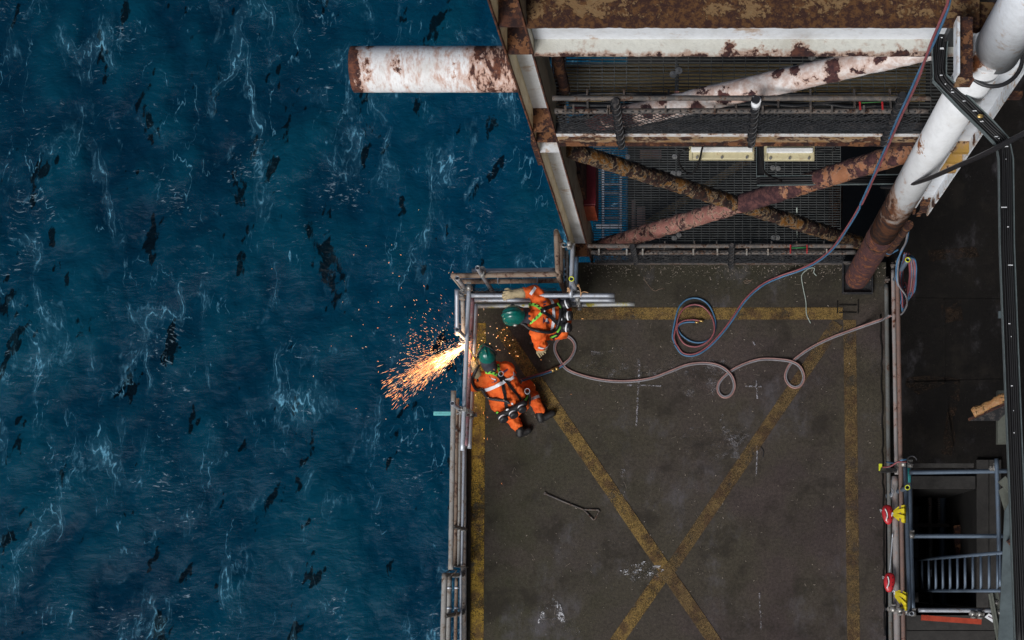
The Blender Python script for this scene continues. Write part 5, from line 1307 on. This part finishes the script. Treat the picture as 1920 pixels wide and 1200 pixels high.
b.capsule(hpU,knU,.110,.085); b.capsule(knU,anU,.085,.072); b.capsule(hpD,knD,.110,.085); b.capsule(knD,anD,.085,.072)
cova=fused(b,.013,'coverall',m_orange,pa,3,.022,10); bva=bvh_of(cova)
strap(pa,bva,[(994,552),(999,545),(1003,539)],.034,m_reflect,'reflective_band',.010,.002,1.1)
strap(pa,bva,[(1032,562),(1036,568),(1037,580),(1038,598),(1036,610),(1032,620)],.036,m_reflect,'reflective_band',.010,.002,.95)
strap(pa,bva,[(1009,650),(1016,653),(1024,651),(1030,646)],.026,m_reflect,'reflective_band',.010,.002,.75)
o,L,N=strap(pa,bva,[(992,571),(1000,571),(1008,575),(1015,581)],.034,m_lime,'shoulder_strap',.007,.004,1.05); hazard(o,L,N,.034)
o,L,N=strap(pa,bva,[(993,606),(1002,600),(1010,593),(1015,586)],.034,m_lime,'shoulder_strap',.007,.004,1.05); hazard(o,L,N,.034)
strap(pa,bva,[(1014,583),(1026,577),(1038,573),(1050,570)],.042,m_black,'back_strap',.010,.004,1.0)
strap(pa,bva,[(1014,584),(1024,589),(1034,596),(1044,606)],.042,m_black,'back_strap',.012,.004,1.0)
strap(pa,bva,[(1049,560),(1053,572),(1055,590),(1053,606),(1047,622),(1036,632)],.075,m_black,'waist_belt',.010,.012,.85)
strap(pa,bva,[(1042,569),(1049,578)],.024,m_lime,'lime_trim',.026,.003,.85); strap(pa,bva,[(1048,612),(1043,621)],.026,m_lime,'lime_trim',.026,.003,.85); strap(pa,bva,[(1042,625),(1034,631)],.022,m_lime,'lime_trim',.026,.003,.85)
q,n=drape(bva,1017,584); MB().bar(q+n*.02-Vector((.02,.0,0)),q+n*.02+Vector((.02,0,0)),.06,.012,n).build('harness_plate',m_black,pa)
MB().ell(q+n*.034,(.012,.012,.010)).build('d_ring',m_galv_light,pa)
print_patch(pa,bva,[(1018,595),(1029,594),(1030,607),(1018,607)],m_purple,'printed_patch',.005,1.0); print_patch(pa,bva,[(1018,566),(1024,564),(1024,572),(1018,573)],m_purple,'printed_patch',.005,1.0)
print_patch(pa,bva,[(1023,597),(1025.5,597),(1025,604),(1022,604)],m_reflect,'printed_flag',.0075,1.0)
hl2,Ra=helmet(pa,P(963,591,1.22),(-.93,-.16,-.30),(-.28,.06,.95),.225,.265,.145)
head(pa,P(965,591,1.17),Ra); hood(pa,P(968,591,1.16),Ra,P(988,593,1.10),.092)
glove(pa,P(965,551,1.17),P(953,552.5,1.175),None,P(979,549.5,1.17),(0,0,-1),1)
glove(pa,P(1016,654,.66),P(1013,656,.55),None,P(1016,652,.73),(0,-.3,-1),1)
boot(pa,P(1014,640,.055),P(998,642,.050),P(1011,640,.12)); boot(pa,P(1050,586,.055),P(1027,584,.050),P(1047,585,.12))
pk=MB(); pk.capsule(P(1056,570,.92),P(1056,616,.92),.048,.048); pk.capsule(P(1053,590,.94),P(1054,600,.94),.055,.055); fused(pk,.009,'blower_unit',m_black,pa,3)
canister(pa,P(1062,570,.95),(.93,.28,.2)); canister(pa,P(1065,592,.95),(.97,.0,.2)); canister(pa,P(1063,614,.95),(.95,-.22,.2))
MB().ell(P(1053,598,1.0),(.010,.020,.006)).build('pale_badge',m_tag,pa)
ringed_hose(pa,over(bva,[(977,606,1.12),(984,609,1.12),(996,614),(1008,620),(1020,623),(1030,622),(1039,617),(1044,607),(1048,594),(1051,581,.99)],.024,1.0),.0190,m_rubber,'breathing_hose')

# ---------------------------------------------------------------- cutting torch, flame and sparks
tc=thing('cutting_torch',P(893,676,.86),'brass cutting torch held against the pink scaffold tube','torch')
tip=P(878,650,.86)
MB().tube(P(896,690,.85),P(887,668,.88),.012,10).build('handle',m_brass,tc)
MB().tube(P(887,668,.88)+Vector((0,.004,.014)),tip+Vector((.012,-.02,.004)),.0055,8).build('pipe',m_brass,tc); MB().tube(P(888,667,.88)+Vector((0,0,-.014)),tip+Vector((.012,-.02,-.01)),.0055,8).build('pipe',m_brass,tc)
MB().tube(tip+Vector((.014,-.024,0)),tip,.010,10).build('nozzle',m_brass,tc)
def emis(name,col,st):
    t=NT(name); t.set(Base_Color=(0,0,0),Emission_Color=col); t.b.inputs['Emission Strength'].default_value=st; return t.m
m_hot=emis('white_hot',(1,.68,.36),7.0); m_spark=emis('spark_yellow',(1,.46,.15),3.2); m_spark2=emis('spark_orange',(1,.32,.095),2.2); m_spark3=emis('spark_pale',(1,.55,.32),1.6)
src=P(873,648,.9)
b=MB(); b.ell(src,(.030,.024,.03)); b.sweep([src,src+Vector((-.04,-.02,-.02)),src+Vector((-.08,-.045,-.05)),src+Vector((-.12,-.07,-.08))],[.026,.020,.010,.002],10)
lamp=bpy.data.lights.new('cut_glow','POINT'); lamp.energy=9; lamp.color=(1,.55,.25); lamp.shadow_soft_size=.06
lo=bpy.data.objects.new('cut_glow',lamp); lo.location=src+Vector((-.06,-.02,.10)); scene.collection.objects.link(lo)   # the light the burning cut throws
fl=b.build('molten_cut',m_hot); tag(fl,'white-hot burst of molten metal where the torch cuts the tube','flame')
random.seed(77); mbs=[MB(),MB(),MB(),MB()]
def spark(p,d,ln,r,k):
    d=d.normalized(); u=d.orthogonal().normalized(); w=d.cross(u); v=[p-d*ln*.5]+[p+d*ln*.15+(u*math.cos(a)+w*math.sin(a))*r for a in (0,2.09,4.19)]+[p+d*ln*.5]
    mbs[k].add(v,[(0,1,2),(0,2,3),(0,3,1),(4,2,1),(4,3,2),(4,1,3)])
jet=math.atan2(-78,-128)
for i in range(2800):
    u=random.random()
    if u<.72: a=jet+random.gauss(0,.12); dist=min(abs(random.gauss(0,82)),random.uniform(150,178))
    elif u<.90: a=jet+random.gauss(-.34,.40); dist=118*random.random()**.75
    else: a=random.uniform(0,6.28); dist=random.expovariate(1/60)
    if u<.66 and dist>120 and random.random()<.3: continue
    if math.cos(a)>.25 and dist>18: 
        if random.random()<.75: continue
    z=.9+random.gauss(0,.10)-.012*dist*random.random()+ (dist/150)*random.uniform(-.5,.15)
    if math.cos(a)>0: z=max(z,.95)
    px,py=873+math.cos(a)*dist,648-math.sin(a)*dist
    # short rods flying outward and bending down
    dirv=Vector((math.cos(a),math.sin(a),-.35))
    jit=.12+.6*(u>.72); dirv=dirv+Vector((random.gauss(0,jit),random.gauss(0,jit),0))*.4
    ln=random.uniform(.010,.10)*(1.4 if u<.72 else .5)*random.uniform(.5,1); r=random.uniform(.0012,.0026)*(.75 if dist<60 else 1)
    if dist<70 and u<.75: k=0 if random.random()<.35*(1-dist/70)+.08 else 1
    else: k=random.choice((1,2,2,3))
    spark(P(px,py,z),dirv,ln,r,k)
for i in range(50):   # strays
    px,py=random.gauss(800,75),random.gauss(610,70)
    if px>868: px=random.uniform(700,860)
    spark(P(px,py,random.uniform(-1.5,1)),Vector((random.gauss(0,1),random.gauss(0,1),.1)),random.uniform(.010,.028),.0036,random.choice((2,3)))
for i in range(42):   # bouncing over the deck
    px,py=random.gauss(922,24),random.gauss(636,26)
    if px<890 or py<585: continue
    spark(P(px,py,random.uniform(.02,.2)),Vector((random.gauss(0,1),random.gauss(0,1),.1)),random.uniform(.008,.02),.0065,random.choice((1,2,3)))
for i,(mm,nm) in enumerate(((m_hot,'sparks'),(m_spark,'sparks'),(m_spark2,'sparks'),(m_spark3,'sparks'))):
    if mbs[i].v:
        me=bpy.data.meshes.new('sparks'); me.from_pydata(mbs[i].v,[],mbs[i].f); me.materials.append(mm); o=bpy.data.objects.new(nm,me); scene.collection.objects.link(o)
        tag(o,('brightest sparks close to the torch cut','yellow spray of sparks flying out over the sea','orange sparks scattered round the spray','pale stray sparks over the sea and deck')[i],'sparks',None,'stuff')
